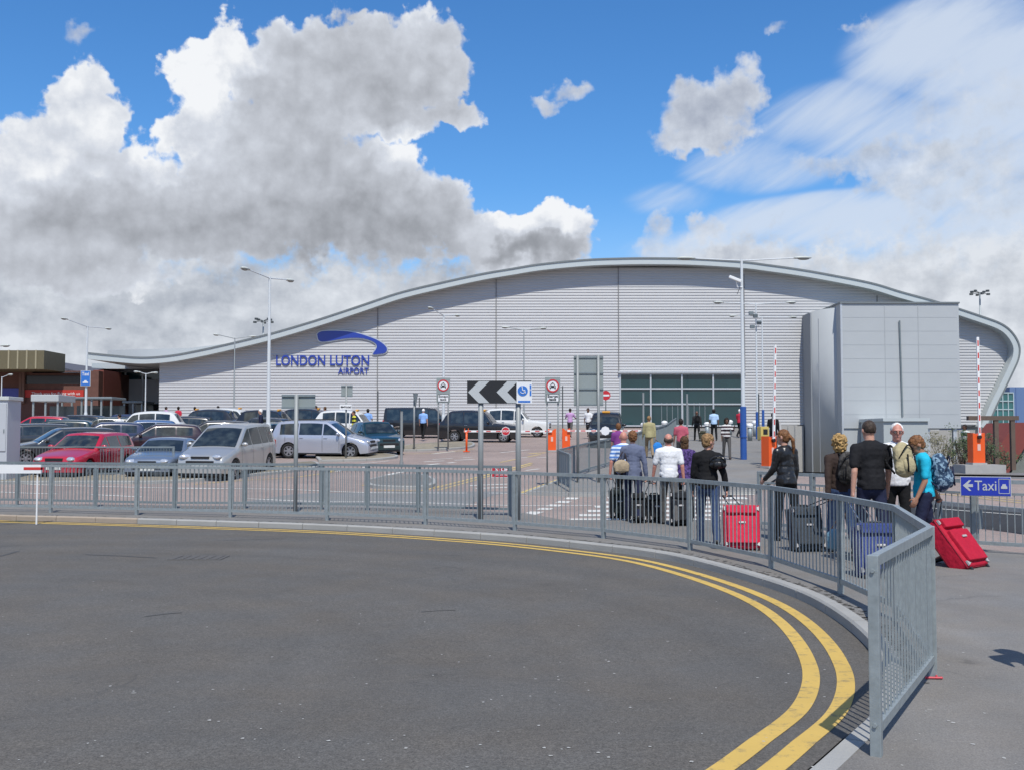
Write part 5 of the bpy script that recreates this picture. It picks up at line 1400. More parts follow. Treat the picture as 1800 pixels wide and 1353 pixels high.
    # windscreen and rear window laid on the shell
    def topglass(name, x0, x1, k):
        bm = BM(); g = []
        for i in range(9):
            x = x0 + (x1 - x0) * i / 8; yt = ytop(x) * .97 * k; row = []
            for j in range(9):
                u = -1 + 2 * j / 8; y = yt * u; nx = (zt(x + .02) - zt(x - .02)) / .04
                nn = Vector((-nx, 0, 1)).normalized() * .012
                row.append(bm.verts.new((x + nn.x, y, zt(x) - cr_ * (u * k) ** 2 + nn.z)))
            g.append(row)
        for a, b2 in zip(g, g[1:]):
            for j in range(8): bm.faces.new((a[j], a[j + 1], b2[j + 1], b2[j]))
        bmesh.ops.recalc_face_normals(bm, faces=list(bm.faces))
        return link(name, bm, MT['carglass'], r, True)
    topglass('windscreen', (c['ws'][0] - .005) * L_, (c['ws'][1] + .012) * L_, .93)
    topglass('rear_window', c['rw'][0] * L_, c['rw'][1] * L_, .86)
    # side windows
    edges = [c['side'][0] * L_] + [p * L_ for p in c['pill']] + [c['side'][1] * L_]
    for sgn in (-1, 1):
        for ei, (a, b2) in enumerate(zip(edges, edges[1:])):
            a_ = a - (.03 if ei else 0); b_2 = b2 + .03
            bm = BM(); top = []; bot = []
            for i in range(13):
                x = a_ + (b_2 - a_) * i / 12
                zlo = zb(x) + .025; zhi = zt(x) - cr_ - .095
                if zhi < zlo + .01: zhi = zlo + .01
                bot.append(bm.verts.new((x, sgn * (yside(x, zlo) + .007), zlo))); top.append(bm.verts.new((x, sgn * (yside(x, zhi) + .010), zhi)))
            for i in range(12): bm.faces.new((bot[i], bot[i + 1], top[i + 1], top[i]))
            bmesh.ops.recalc_face_normals(bm, faces=list(bm.faces))
            if sum(f.normal.y for f in bm.faces) * sgn < 0: bmesh.ops.reverse_faces(bm, faces=list(bm.faces))
            link('side_window', bm, MT['carglass'], r)
        # door seams
        bm = BM()
        for x in [edges[0] - .02] + edges[1:-1] + [edges[-1] + .28]:
            for i in range(7):
                z = .30 + (zb(x) - .30) * i / 7; z2 = .30 + (zb(x) - .30) * (i + 1) / 7
                if z0(x) > z: continue
                bm.faces.new([bm.verts.new(q) for q in ((x - .006, sgn * (yside(x, z) + .004), z), (x + .006, sgn * (yside(x, z) + .004), z), (x + .006, sgn * (yside(x, z2) + .004), z2), (x - .006, sgn * (yside(x, z2) + .004), z2))])
        link('door_seam', bm, MT['black'], r)
        for x in edges[1:-1][:2]:
            zz = zb(x) - .10; bm = BM(); box(bm, (x + .14, sgn * (yside(x, zz) + .012), zz), (.16, .03, .03), bev=.008); link('door_handle', bm, pm if kind != 'taxi' else MT['chrome'], r)
        bm = BM(); x = c['side'][0] * L_ - .06; sphere(bm, (x, sgn * (yside(x, zb(x)) + .10), zb(x) + .08), (.075, .11, .07), 12, 8); tube(bm, (x, sgn * (yside(x, zb(x)) - .02), zb(x) + .04), (x, sgn * (yside(x, zb(x)) + .08), zb(x) + .06), .025, seg=6); link('wing_mirror', bm, pm if kind not in ('van',) else MT['black'], r, True)
        # lamps
        xf = L_ / 2 - .10; y = hw(xf) - .25
        bm = BM()
        if kind == 'taxi': sphere(bm, (xf + .03, sgn * (y + .02), .46 * H_), (.10, .12, .12), 14, 10)
        else: sphere(bm, (xf - .01, sgn * y, .44 * H_ if kind in ('minivan', 'mpv', 'van') else .46 * H_), (.12, .20, .075), 14, 10, Matrix.Rotation(-sgn * .55, 3, 'Z') @ Matrix.Rotation(.25, 3, 'Y'))
        link('headlight', bm, MT['headlamp'], r, True)
        xr_ = -L_ / 2 + .05; bm = BM(); zz = .50 * H_ if kind not in ('minivan', 'mpv') else .56 * H_
        box(bm, (xr_, sgn * (hw(xr_) - .10), zz), (.14, .18, .30 if kind != 'coupe' else .14), bev=.03); link('tail_light', bm, MT['taillamp'], r)
    # front and rear trim
    xf = L_ / 2
    bm = BM(); box(bm, (xf - .03, 0, .335 * H_ if kind != 'coupe' else .30 * H_), (.09, W_ * .52, .11), bev=.02); link('lower_intake', bm, MT['black'], r)
    bm = BM(); gz = .43 * H_ if kind in ('minivan', 'mpv') else .45 * H_
    gh = .05 if kind in ('minivan', 'coupe') else (.26 if kind == 'taxi' else .10)
    if kind == 'taxi': gz = .43 * H_
    box(bm, (xf - .035, 0, gz), (.07, W_ * (.34 if kind != 'taxi' else .24), gh), bev=.012); gr = link('grille', bm, MT['black'] if kind != 'taxi' else MT['chrome'], r)
    if kind == 'taxi':
        bm = BM()
        for k in range(-5, 6): box(bm, (xf + .004, k * .035, gz), (.012, .016, gh - .04))
        link('grille_slot', bm, MT['black'], gr)
    bm = BM(); box(bm, (xf + .005, 0, .27 * H_ if kind != 'taxi' else .24 * H_), (.02, .52, .11)); link('number_plate', bm, MT['plate'], r)
    bm = BM(); box(bm, (-xf - .005, 0, .34 * H_), (.02, .52, .11)); link('number_plate', bm, MT['plate'], r)
    bm = BM(); box(bm, (0, 0, .30), (L_ - .5, W_ - .62, .24)); link('underbody', bm, MT['dark'], r)
    for sx in (1, -1): bm = BM(); box(bm, (sx * (xf - .10), 0, .20), (.16, W_ * .8, .10), bev=.03); link('bumper_lip', bm, MT['black'], r)
    for sgn in (-1, 1):
        bm = BM(); box(bm, ((wx[0] + wx[1]) / 2, sgn * (W_ / 2 * .955), .215), (wx[0] - wx[1] - 2 * wr - .16, .05, .07), bev=.015); link('sill', bm, MT['black'], r)
    for w in wx:
        for sgn in (-1, 1):
            wo = bpy.data.objects.new('wheel', None); COL.objects.link(wo); wo.parent = r; wo.location = (w, sgn * (hw(w) - .115), wr); wo.empty_display_size = .2
            bm = BM(); seg = 28
            prof_ = [(wr * .66, -.09), (wr * .93, -.10), (wr, -.07), (wr, .07), (wr * .93, .10), (wr * .66, .09)]
            rg = [[bm.verts.new((q * math.cos(a), y, q * math.sin(a))) for q, y in prof_] for a in [2 * math.pi * k / seg for k in range(seg)]]
            for k in range(seg):
                for j in range(len(prof_)): bm.faces.new((rg[k][j], rg[k][(j + 1) % 6], rg[(k + 1) % seg][(j + 1) % 6], rg[(k + 1) % seg][j]))
            bmesh.ops.recalc_face_normals(bm, faces=list(bm.faces)); link('tyre', bm, MT['rubber'], wo, True)
            bm = BM(); tube(bm, (0, -sgn * .02, 0), (0, sgn * .03, 0), wr * .67, seg=24, mi=1)
            for k in range(6):
                a = 2 * math.pi * k / 6; box(bm, (math.cos(a) * wr * .34, sgn * .055, math.sin(a) * wr * .34), (wr * .60, .03, .07), Matrix.Rotation(-a, 3, 'Y'), mi=0)
            tube(bm, (0, sgn * .03, 0), (0, sgn * .08, 0), .07, .05, mi=0)
            for k in range(24):
                a, a2 = 2 * math.pi * k / 24, 2 * math.pi * (k + 1) / 24
                vs = [bm.verts.new((q * math.cos(g), sgn * .085, q * math.sin(g))) for q, g in ((wr * .58, a), (wr * .68, a), (wr * .68, a2), (wr * .58, a2))]; bm.faces.new(vs).material_index = 0
            link('rim', bm, [MT['rim'], MT['black']], wo)
    if roofsign:
        bm = BM(); x = .07 * L_; box(bm, (x, 0, zt(x) + .05), (.12, .42, .10), bev=.03); link('roof_lamp', bm, mat('amber_lamp', (.75, .36, .05), .3), r)
    if bars:
        bm = BM()
        for sgn in (-1, 1): tube(bm, (.06 * L_, sgn * .62, zt(0) + .02), (-.36 * L_, sgn * .62, zt(-.3 * L_) + .02), .018, seg=6)
        link('roof_rail', bm, MT['black'], r)
    return r
GC = 'cars parked on the forecourt'; GT = 'cabs on the taxi rank'
car('estate', 0, 36.1, -95, 'red', 'bright red car nose-on behind the short railing', Xw=-14.55, group=GC)
car('coupe', 0, 36.2, -89, 'silverblue', 'low blue-grey coupe between the red car and the silver minivan', Xw=-11.85, group=GC)
car('minivan', 0, 35.9, -98, 'silver', 'silver minivan nose-on, at the right end of the front row', cat='minivan', Xw=-9.6, group=GC)
car('hatch', 276, 46, 196, 'maroon', 'near black hatchback seen from its left side above the blue-grey coupe', group=GC)
car('mpv', 571, 46, -9, 'lilac', 'pale silver people carrier side-on with roof rails, right of the silver minivan', cat='people carrier', group=GC, bars=True)
car('hatch', 661, 49.5, -66, 'green', 'dark green hatchback facing the camera beside the pale people carrier', group=GC)
car('hatch', 487, 49, 102, 'teal', 'dark teal hatchback seen from behind between the silver minivan and people carrier', group=GC)
car('estate', 108, 41.5, 214, 'grey', 'dark grey saloon angled behind the red car with its bonnet at left', group=GC)
car('estate', 368, 52, 192, 'black', 'black estate car with pale roof edge behind the near black hatchback', group=GC)
car('hatch', 180, 49, 200, 'navy', 'navy hatchback just above the red car roof', group=GC)
car('estate', 38, 47, 210, 'grey', 'dark car mostly hidden behind the white cabin edge', group=GC)
car('estate', 92, 54, 190, 'green', 'dark green estate with wide windscreen in the third row at far left', group=GC)
car('hatch', 176, 59, 195, 'green', 'dark green hatchback beside the foot of the far left lamp post', group=GC)
car('hatch', 62, 62, 185, 'red', 'small red car in front of the passenger shelter', group=GC)
car('taxi', 252, 57, 188, 'white', 'white cab in the fourth row in front of the terminal side block', cat='taxi', group=GC)
car('hatch', 243, 53, 200, 'blue', 'mid blue hatchback in front of the leftmost white cab', group=GC)
car('estate', 312, 62, 185, 'black', 'black estate just left of the red-dressed person', group=GC)
car('estate', 126, 66, 180, 'black', 'black car roof low before the walkway canopy posts', group=GC)
car('estate', 208, 68, 182, 'navy', 'dark blue car behind the leftmost white cab', group=GC)
car('hatch', 452, 58, 170, 'grey', 'dark grey hatchback low behind the foot of the tall lamp post', group=GC)
car('taxi', 356, 64, 178, 'black', 'leftmost black cab on the rank', True, 'taxi', group=GT)
car('taxi', 414, 69, -6, 'white', 'white cab on the rank between two black cabs, left of the tall lamp post', True, 'taxi', group=GT)
car('taxi', 482, 62, -8, 'black', 'black cab on the rank right behind the tall lamp post', True, 'taxi', group=GT)
car('taxi', 552, 67, -5, 'black', 'black cab behind the roof of the pale people carrier', True, 'taxi', group=GT)
car('taxi', 619, 61, -6, 'white', 'white cab behind the slim arrow plate post', True, 'taxi', group=GT)
car('van', 743, 67, -3, 'black', 'black taxi van behind the man in the light blue shirt', cat='van', group=GT)
car('taxi', 843, 61, -9, 'black', 'black cab under the arrow board, nose pointing right', True, 'taxi', group=GT)
car('taxi', 905, 68, -8, 'white', 'white cab nosing out behind the black cab under the arrow board', True, 'taxi', group=GT)
car('taxi', 1066, 56, -98, 'black', 'black cab facing the camera behind the boom with the white disc', True, 'taxi', group=GT)
# ================================================================ PEOPLE
def cap(bm, p0, p1, r0, r1, seg=14):
    tube(bm, p0, p1, r0, r1, seg=seg); sphere(bm, p0, r0, seg, 10); sphere(bm, p1, r1, seg, 10)
def remesh(bm, name, m, parent, vox, smooth=3, fold=0.0, fscale=9.0, seed=0, zmask=None):
    me = bpy.data.meshes.new('tmp'); bm.to_mesh(me); bm.free()
    o = bpy.data.objects.new('tmp', me)
    md = o.modifiers.new('r', 'REMESH'); md.mode = 'VOXEL'; md.voxel_size = vox; md.use_smooth_shade = True
    ms = o.modifiers.new('s', 'SMOOTH'); ms.factor = .5; ms.iterations = smooth
    m2 = evaluated_mesh(o); bpy.data.objects.remove(o)
    if fold:
        off = Vector((seed * 3.1, seed * 1.7, 0))
        nrm = [v.normal.copy() for v in m2.vertices]
        for v, n in zip(m2.vertices, nrm):
            c = v.co; f = noise.noise(Vector((c.x * fscale, c.y * fscale, c.z * fscale * .55)) + off) + .5 * noise.noise(Vector((c.x, c.y, c.z)) * fscale * 2.3 + off)
            v.co = c + n * f * fold
    m2.materials.clear(); m2.materials.append(m); m2.name = name
    m2.polygons.foreach_set('use_smooth', [True] * len(m2.polygons))
    q = bpy.data.objects.new(name, m2); COL.objects.link(q); q.parent = parent
    return q
def cloth(name, col, rough=.85, pattern=None, col2=None, scale=1.0):
    m, t, b = node_mat(name); L = t.links.new; b.inputs['Roughness'].default_value = rough; b.inputs['Specular IOR Level'].default_value = .2
    tcn = t.nodes.new('ShaderNodeTexCoord').outputs['Object']
    n = t.nodes.new('ShaderNodeTexNoise'); n.inputs['Scale'].default_value = 14; n.inputs['Detail'].default_value = 5; L(tcn, n.inputs['Vector'])
    mx = t.nodes.new('ShaderNodeMix'); mx.data_type = 'RGBA'; mx.inputs[6].default_value = (*[c * .82 for c in col], 1); mx.inputs[7].default_value = (*[min(1, c * 1.12) for c in col], 1); L(n.outputs['Fac'], mx.inputs[0]); out = mx.outputs[2]
    if pattern:
        if pattern == 'stripe':
            s = t.nodes.new('ShaderNodeSeparateXYZ'); L(tcn, s.inputs[0]); a = t.nodes.new('ShaderNodeMath'); a.operation = 'MULTIPLY'; L(s.outputs[2], a.inputs[0]); a.inputs[1].default_value = scale
            f = t.nodes.new('ShaderNodeMath'); f.operation = 'FRACT'; L(a.outputs[0], f.inputs[0]); g = t.nodes.new('ShaderNodeMath'); g.operation = 'GREATER_THAN'; L(f.outputs[0], g.inputs[0]); g.inputs[1].default_value = .5
        else:
            v = t.nodes.new('ShaderNodeTexNoise'); v.inputs['Scale'].default_value = scale; v.inputs['Detail'].default_value = 2; L(tcn, v.inputs['Vector']); g = t.nodes.new('ShaderNodeMath'); g.operation = 'GREATER_THAN'; L(v.outputs['Fac'], g.inputs[0]); g.inputs[1].default_value = .53
        m3 = t.nodes.new('ShaderNodeMix'); m3.data_type = 'RGBA'; L(g.outputs[0], m3.inputs[0]); L(out, m3.inputs[6]); m3.inputs[7].default_value = (*col2, 1); out = m3.outputs[2]
    L(out, b.inputs['Base Color'])
    n2 = t.nodes.new('ShaderNodeTexNoise'); n2.inputs['Scale'].default_value = 26; n2.inputs['Detail'].default_value = 4; L(tcn, n2.inputs['Vector'])
    bp = t.nodes.new('ShaderNodeBump'); bp.inputs['Strength'].default_value = .35; bp.inputs['Distance'].default_value = .02; L(n2.outputs['Fac'], bp.inputs['Height']); L(bp.outputs[0], b.inputs['Normal'])
    return m
def skin(name, col):
    m = mat(name, col, .55, var=.12, vscale=18, bump=.1, bscale=60)
    b = m.node_tree.nodes['Principled BSDF']; b.inputs['Subsurface Weight'].default_value = .12; b.inputs['Subsurface Scale'].default_value = .02; b.inputs['Subsurface Radius'].default_value = (1, .35, .2)
    return m
SK = {'fair': skin('fair_skin', (.50, .27, .19)), 'pink': skin('ruddy_skin', (.52, .23, .17)), 'tan': skin('tanned_skin', (.36, .18, .11)), 'brown': skin('brown_skin', (.13, .06, .035))}
def hairm(name, c):
    m = cloth(name, c, .55, 'noise', tuple(min(1, q * 1.6) for q in c), 30); return m
HR = {'brown': hairm('brown_hair', (.07, .038, .018)), 'auburn': hairm('auburn_hair', (.14, .065, .028)), 'blond': hairm('blond_hair', (.30, .19, .075)), 'ginger': hairm('light_brown_hair', (.20, .12, .055)), 'dark': hairm('dark_hair', (.018, .013, .010)), 'crop': hairm('cropped_hair', (.045, .032, .024)), 'white': hairm('white_hair', (.62, .60, .57))}
MT['shoe'] = mat('dark_shoe', (.02, .018, .018), .5); MT['eye'] = mat('eye_white', (.6, .58, .55), .2); MT['pupil'] = mat('dark_pupil', (.02, .015, .01), .1)

def person(x, y, face, H=1.72, fem=False, legs=((18, 8), (-16, 22)), arms=((8, 8, 12), (-10, 8, 10)), lean=3, head=(0, 0), sk='fair', top=None, sleeve='short', bottom=None, hair=('short', 'brown'), label='',
           near=True, hem=0.0, bulk=1.0, grip=(0, 0), group=None, z=None, neckline=0, shorts=False, glasses=False, eyes=False, tie=False, open_jacket=False, hand_det=True):
    """arms: (flex, abduct, elbow bend) for left then right; legs: (flex, knee bend) left then right; local +Y is forward"""
    k = H / 1.75; zz = rampz(y) if z is None else z
    r = empty('person', (x, y, zz), R(face - 90), label, 'person', group)
    vox = .0095 if near else .022
    up = Vector((0, math.sin(R(lean)), math.cos(R(lean))))
    sw, hwid = (.168, .095) if fem else (.195, .088)
    pel = Vector((0, 0, .94)); neck = pel + up * .535; S = {}
    joints = {}
    for i, sg in ((0, -1), (1, 1)):
        fl, kb = legs[i]; hip = pel + Vector((sg * hwid, 0, -.02))
        d1 = Vector((sg * .02, math.sin(R(fl)), -math.cos(R(fl)))).normalized(); kn = hip + d1 * .435
        d2 = Vector((0, math.sin(R(fl - kb)), -math.cos(R(fl - kb)))); an = kn + d2 * .42
        fd = Vector((sg * .15, math.cos(R(fl - kb) * .5), math.sin(R(fl - kb)) * .75)).normalized()
        joints['leg', i] = (hip, kn, an, fd)
        fa, ab, eb = arms[i]; sh = neck - up * .080 + Vector((sg * sw, -.01, 0))
        u1 = Vector((sg * math.sin(R(ab)), math.sin(R(fa)) * math.cos(R(ab)), -math.cos(R(fa)) * math.cos(R(ab)))); el = sh + u1 * .285
        ab2 = ab * .5; u2 = Vector((sg * math.sin(R(ab2)), math.sin(R(fa + eb)) * math.cos(R(ab2)), -math.cos(R(fa + eb)) * math.cos(R(ab2)))); wr_ = el + u2 * .25
        joints['arm', i] = (sh, el, wr_, u2)
    low = min(joints['leg', i][2].z for i in (0, 1)); dz = .085 - low
    lift = Vector((0, 0, dz))
    # head frame
    hr = Matrix.Rotation(R(head[0]), 3, 'Z') @ Matrix.Rotation(R(-head[1]), 3, 'X')
    hc = neck + up * .055 + hr @ Vector((0, .018, .092))
    def hp(v): return hc + hr @ Vector(v)
    bm = BM()
    sphere(bm, hp((0, -.005, .015)), (.078, .098, .105), 20, 14, hr); sphere(bm, hp((0, .03, -.055)), (.056, .062, .068), 16, 12, hr)
    sphere(bm, hp((0, .098, -.012)), (.013, .020, .026), 10, 8, hr); sphere(bm, hp((0, .086, .030)), (.055, .016, .013), 12, 8, hr); sphere(bm, hp((0, .085, -.055)), (.026, .014, .011), 10, 8, hr); sphere(bm, hp((0, .075, -.092)), (.024, .02, .018), 10, 8, hr)
    for sg in (-1, 1): sphere(bm, hp((sg * .080, -.008, -.005)), (.012, .022, .034), 10, 8, hr)
    cap(bm, neck - up * .05, hc - hr @ Vector((0, .015, .06)), .055 if fem else .062, .050 if fem else .058)
    b = bulk
    sphere(bm, pel + up * .40, (sw * .90, .10, .16)); sphere(bm, pel + up * .22, (.118, .085, .16)); sphere(bm, pel, (.130, .090, .11))
    for sg in (-1, 1): cap(bm, neck - up * .015, neck - up * .075 + Vector((sg * sw * .85, -.008, 0)), .050, .050)
    for i, sg in ((0, -1), (1, 1)):
        sh, el, wr_, u2 = joints['arm', i]; cap(bm, sh, el, .047 * (0.9 if fem else 1), .038); cap(bm, el, wr_, .039, .026)
        fwd = Vector((0, 1, 0)); ax = (fwd - u2 * fwd.dot(u2)).normalized(); pn = Vector((-sg, 0, 0)); pn = (pn - u2 * pn.dot(u2) - ax * pn.dot(ax)).normalized()
        curl = 1.0 if grip[i] else .32
        rm = Matrix((ax, pn, u2)).transposed(); sphere(bm, wr_ + u2 * .045, (.040, .018, .052), 12, 8, rm); cap(bm, wr_ - u2 * .01, wr_ + u2 * .03, .025, .024, 10)
        if near:
            for j in range(4):
                base = wr_ + u2 * (.082 - abs(j - 1.3) * .004) + ax * (.031 - j * .0205); ang = R(20 + 50 * curl); d = u2 * math.cos(ang * .6) + pn * math.sin(ang * .6); ln = (.040, .044, .041, .033)[j]
                p1 = base + d * ln; d2 = u2 * math.cos(ang * 1.7) + pn * math.sin(ang * 1.7); p2 = p1 + d2 * ln * .62; d3 = u2 * math.cos(ang * 2.4) + pn * math.sin(ang * 2.4); p3 = p2 + d3 * ln * .45
                cap(bm, base, p1, .0105, .0098, 8); cap(bm, p1, p2, .0098, .009, 8); cap(bm, p2, p3, .009, .0082, 8)
            tb = wr_ + u2 * .025 + ax * .032; t1 = tb + (ax * .75 + u2 * .6 + pn * .25).normalized() * .042; t2 = t1 + (ax * .2 + u2 * .85 + pn * .5).normalized() * .030
            cap(bm, tb, t1, .013, .011, 8); cap(bm, t1, t2, .011, .009, 8)
        else: sphere(bm, wr_ + u2 * .10, (.036, .018, .05), 10, 8, rm)
        hip, kn, an, fd = joints['leg', i]; cap(bm, hip, kn, .070, .050); cap(bm, kn, kn.lerp(an, .35), .052, .055); cap(bm, kn.lerp(an, .35), an, .055, .036); cap(bm, an + Vector((0, 0, -.03)), an + fd * .14 + Vector((0, 0, -.045)), .036, .030)
    for v in bm.verts: v.co = (v.co + lift) * k
    body = remesh(bm, 'body', SK[sk], r, vox, 2 if near else 1)
    def P3(v): return (v + lift) * k
    # top
    tb_ = BM(); g = .016 * b
    sphere(tb_, pel + up * .39 + Vector((0, -.003, 0)), (sw * .93 + g, .122 * b, .185)); sphere(tb_, pel + up * .25, (.158 * b - (.018 if fem else 0), .122 * b, .20)); sphere(tb_, pel + up * .13, (.162 * b, .128 * b, .17)); sphere(tb_, pel + up * .03, (.172 * b + (.006 if fem else 0), .134 * b, .10)); tube(tb_, pel + up * .12, pel - up * .045, .140 * b, .146 * b, 20)
    [cap(tb_, neck - up * .045, neck - up * .085 + Vector((sg * sw * .95, -.008, 0)), .080, .070) for sg in (-1, 1)]; cap(tb_, neck - up * .07, neck - up * .03, .078, .070)
    if fem: 
        for sg in (-1, 1): sphere(tb_, pel + up * .36 + Vector((sg * .07, .085, 0)), (.07, .06, .07))
    if hem: tube(tb_, pel + up * .08, pel - Vector((0, 0, hem)), .150 * b, .172 * b, 20)
    for i, sg in ((0, -1), (1, 1)):
        sh, el, wr_, u2 = joints['arm', i]
        if sleeve == 'short': cap(tb_, sh, sh.lerp(el, .72), .068, .062)
        elif sleeve == 'long': cap(tb_, sh, el, .068, .055); cap(tb_, el, wr_ - u2 * .01, .052, .042)
        elif sleeve == 'rolled': cap(tb_, sh, el, .064, .053); cap(tb_, el, el.lerp(wr_, .35), .053, .05)
    for v in tb_.verts:
        v.co = (v.co + lift) * k
        if abs(v.co.x) < .30 * k: v.co.y *= .97
    tp = remesh(tb_, {'long': 'long_sleeved_top', 'short': 'short_sleeved_top'}.get(sleeve, 'top'), top, r, vox * 1.25, 4, .0085 * k if near else 0, 10, seed=x)
    # trousers
    lb = BM(); sphere(lb, pel + Vector((0, -.012, -.03)), (.156 + (.008 if fem else 0), .122, .12)); cap(lb, pel + Vector((0, 0, .03)), pel + Vector((0, 0, .0)), .112, .115)
    for v in lb.verts: pass
    for i in (0, 1):
        hip, kn, an, fd = joints['leg', i]; cap(lb, hip, kn, .094, .068)
        if not shorts: cap(lb, kn, kn.lerp(an, .3), .068, .068); cap(lb, kn.lerp(an, .3), an + Vector((0, 0, -.02)), .068, .060)
    for v in lb.verts: v.co = (v.co + lift) * k
    remesh(lb, 'trousers', bottom, r, vox * 1.25, 4, .009 * k if near else 0, 8, seed=x + 2)
    for i in (0, 1):
        hip, kn, an, fd = joints['leg', i]; sb = BM(); c0 = an + Vector((0, 0, -.045)); cap(sb, c0 - fd * .03, c0 + fd * .15 + Vector((0, 0, -.008)), .042, .034); cap(sb, an + Vector((0, 0, -.005)), c0, .042, .044)
        for v in sb.verts:
            v.co = (v.co + lift) * k
            v.co.z = max(v.co.z, .004 if legs[i][1] < 15 else v.co.z)
        remesh(sb, 'shoe', MT['shoe'], r, .012 if near else .02, 2)
    # hair
    st, hcol = hair
    if st != 'bald':
        hb = BM(); dsp = .008
        if st == 'crop': sphere(hb, hp((0, -.016, .030)), (.084, .100, .100), 20, 14, hr); dsp = .003
        elif st == 'short': sphere(hb, hp((0, -.018, .032)), (.090, .108, .108), 20, 14, hr); sphere(hb, hp((0, -.045, -.02)), (.078, .068, .075), 16, 12, hr); dsp = .014
        elif st == 'curly': sphere(hb, hp((0, -.022, .025)), (.112, .122, .122), 20, 14, hr); sphere(hb, hp((0, -.05, -.06)), (.100, .08, .09), 16, 12, hr); dsp = .030
        elif st == 'long': sphere(hb, hp((0, -.018, .030)), (.092, .108, .106), 20, 14, hr); sphere(hb, hp((0, -.050, -.07)), (.088, .06, .13), 16, 12, hr); dsp = .010
        elif st == 'pony':
            sphere(hb, hp((0, -.016, .028)), (.088, .106, .104), 20, 14, hr); sphere(hb, hp((0, -.04, -.03)), (.072, .065, .07), 16, 12, hr)
            cap(hb, hp((0, -.115, .01)), hp((0, -.155, -.05)), .026, .032); cap(hb, hp((0, -.155, -.05)), hp((.02, -.150, -.17)), .032, .028); cap(hb, hp((.02, -.150, -.17)), hp((.03, -.13, -.27)), .028, .012); dsp = .007
        elif st == 'thin': sphere(hb, hp((0, -.022, .030)), (.086, .096, .098), 20, 14, hr); dsp = .004
        elif st == 'fringe':
            for sg in (-1, 1): sphere(hb, hp((sg * .060, -.045, -.005)), (.032, .058, .050), 12, 8, hr)
            sphere(hb, hp((0, -.072, -.015)), (.070, .036, .055), 12, 8, hr); dsp = .003
        inv = hr.inverted(); yf = .052 if st != 'crop' else .045
        for v in hb.verts: v.co = (v.co + lift) * k
        ho = remesh(hb, 'hair', HR[hcol], r, .009 if near else .016, 1)
        C = P3(hc)
        for v in ho.data.vertices:
            q = inv @ (v.co - C) / k
            if st != 'fringe' and q.y > .02:
                lim = .052 if q.y > .055 else .012
                if q.z < lim: f_ = min(1, (lim - q.z) / .02) * min(1, (q.y - .02) / .03); q.x *= 1 - .30 * f_; q.y -= .045 * f_
            nn = noise.noise(q * 32 + Vector((x, y, 0))) + .5 * noise.noise(q * 70); q += q.normalized() * nn * dsp
            v.co = C + hr @ (q * k)
    if eyes:
        for sg in (-1, 1):
            eb_ = BM(); sphere(eb_, P3(hp((sg * .030, .080, .008))), .0125 * k, 10, 8); link('eye', eb_, MT['eye'], r, True)
            eb_ = BM(); sphere(eb_, P3(hp((sg * .030, .0905, .008))), .006 * k, 8, 6); link('pupil', eb_, MT['pupil'], r, True)
    if glasses:
        gb_ = BM()
        for sg in (-1, 1):
            for q in range(14):
                a, a2 = 2 * math.pi * q / 14, 2 * math.pi * (q + 1) / 14
                tube(gb_, P3(hp((sg * .032 + .024 * math.cos(a), .105, .008 + .017 * math.sin(a)))), P3(hp((sg * .032 + .024 * math.cos(a2), .105, .008 + .017 * math.sin(a2)))), .0035, seg=5)
            tube(gb_, P3(hp((sg * .056, .103, .010))), P3(hp((sg * .082, .0, .012))), .003, seg=5)
        link('glasses', gb_, MT['shoe'], r)
    if tie:
        t_ = BM(); a = P3(neck - up * .03 + Vector((0, .075, 0))); c = P3(pel + up * .12 + Vector((0, .135, 0))); box(t_, (a + c) / 2, (.07, .012, (a - c).length), Matrix.Rotation(math.atan2(c.y - a.y, a.z - c.z), 3, 'X'), bev=.004); box(t_, a, (.055, .035, .04), bev=.01); link('tie', t_, cloth('dark_tie', (.02, .03, .10)), r)
    r['_k'] = k
    M4 = Matrix.Translation(r.location) @ Matrix.Rotation(R(face - 90), 4, 'Z')
    W = lambda v: M4 @ P3(v)
    return dict(root=r, hand=[W(joints['arm', i][2] + joints['arm', i][3] * .09) for i in (0, 1)], back=W(pel + up * .34 + Vector((0, -.13, 0))), shl=[W(joints['arm', i][0]) for i in (0, 1)], hip=W(pel), M=M4, lift=lift, k=k)

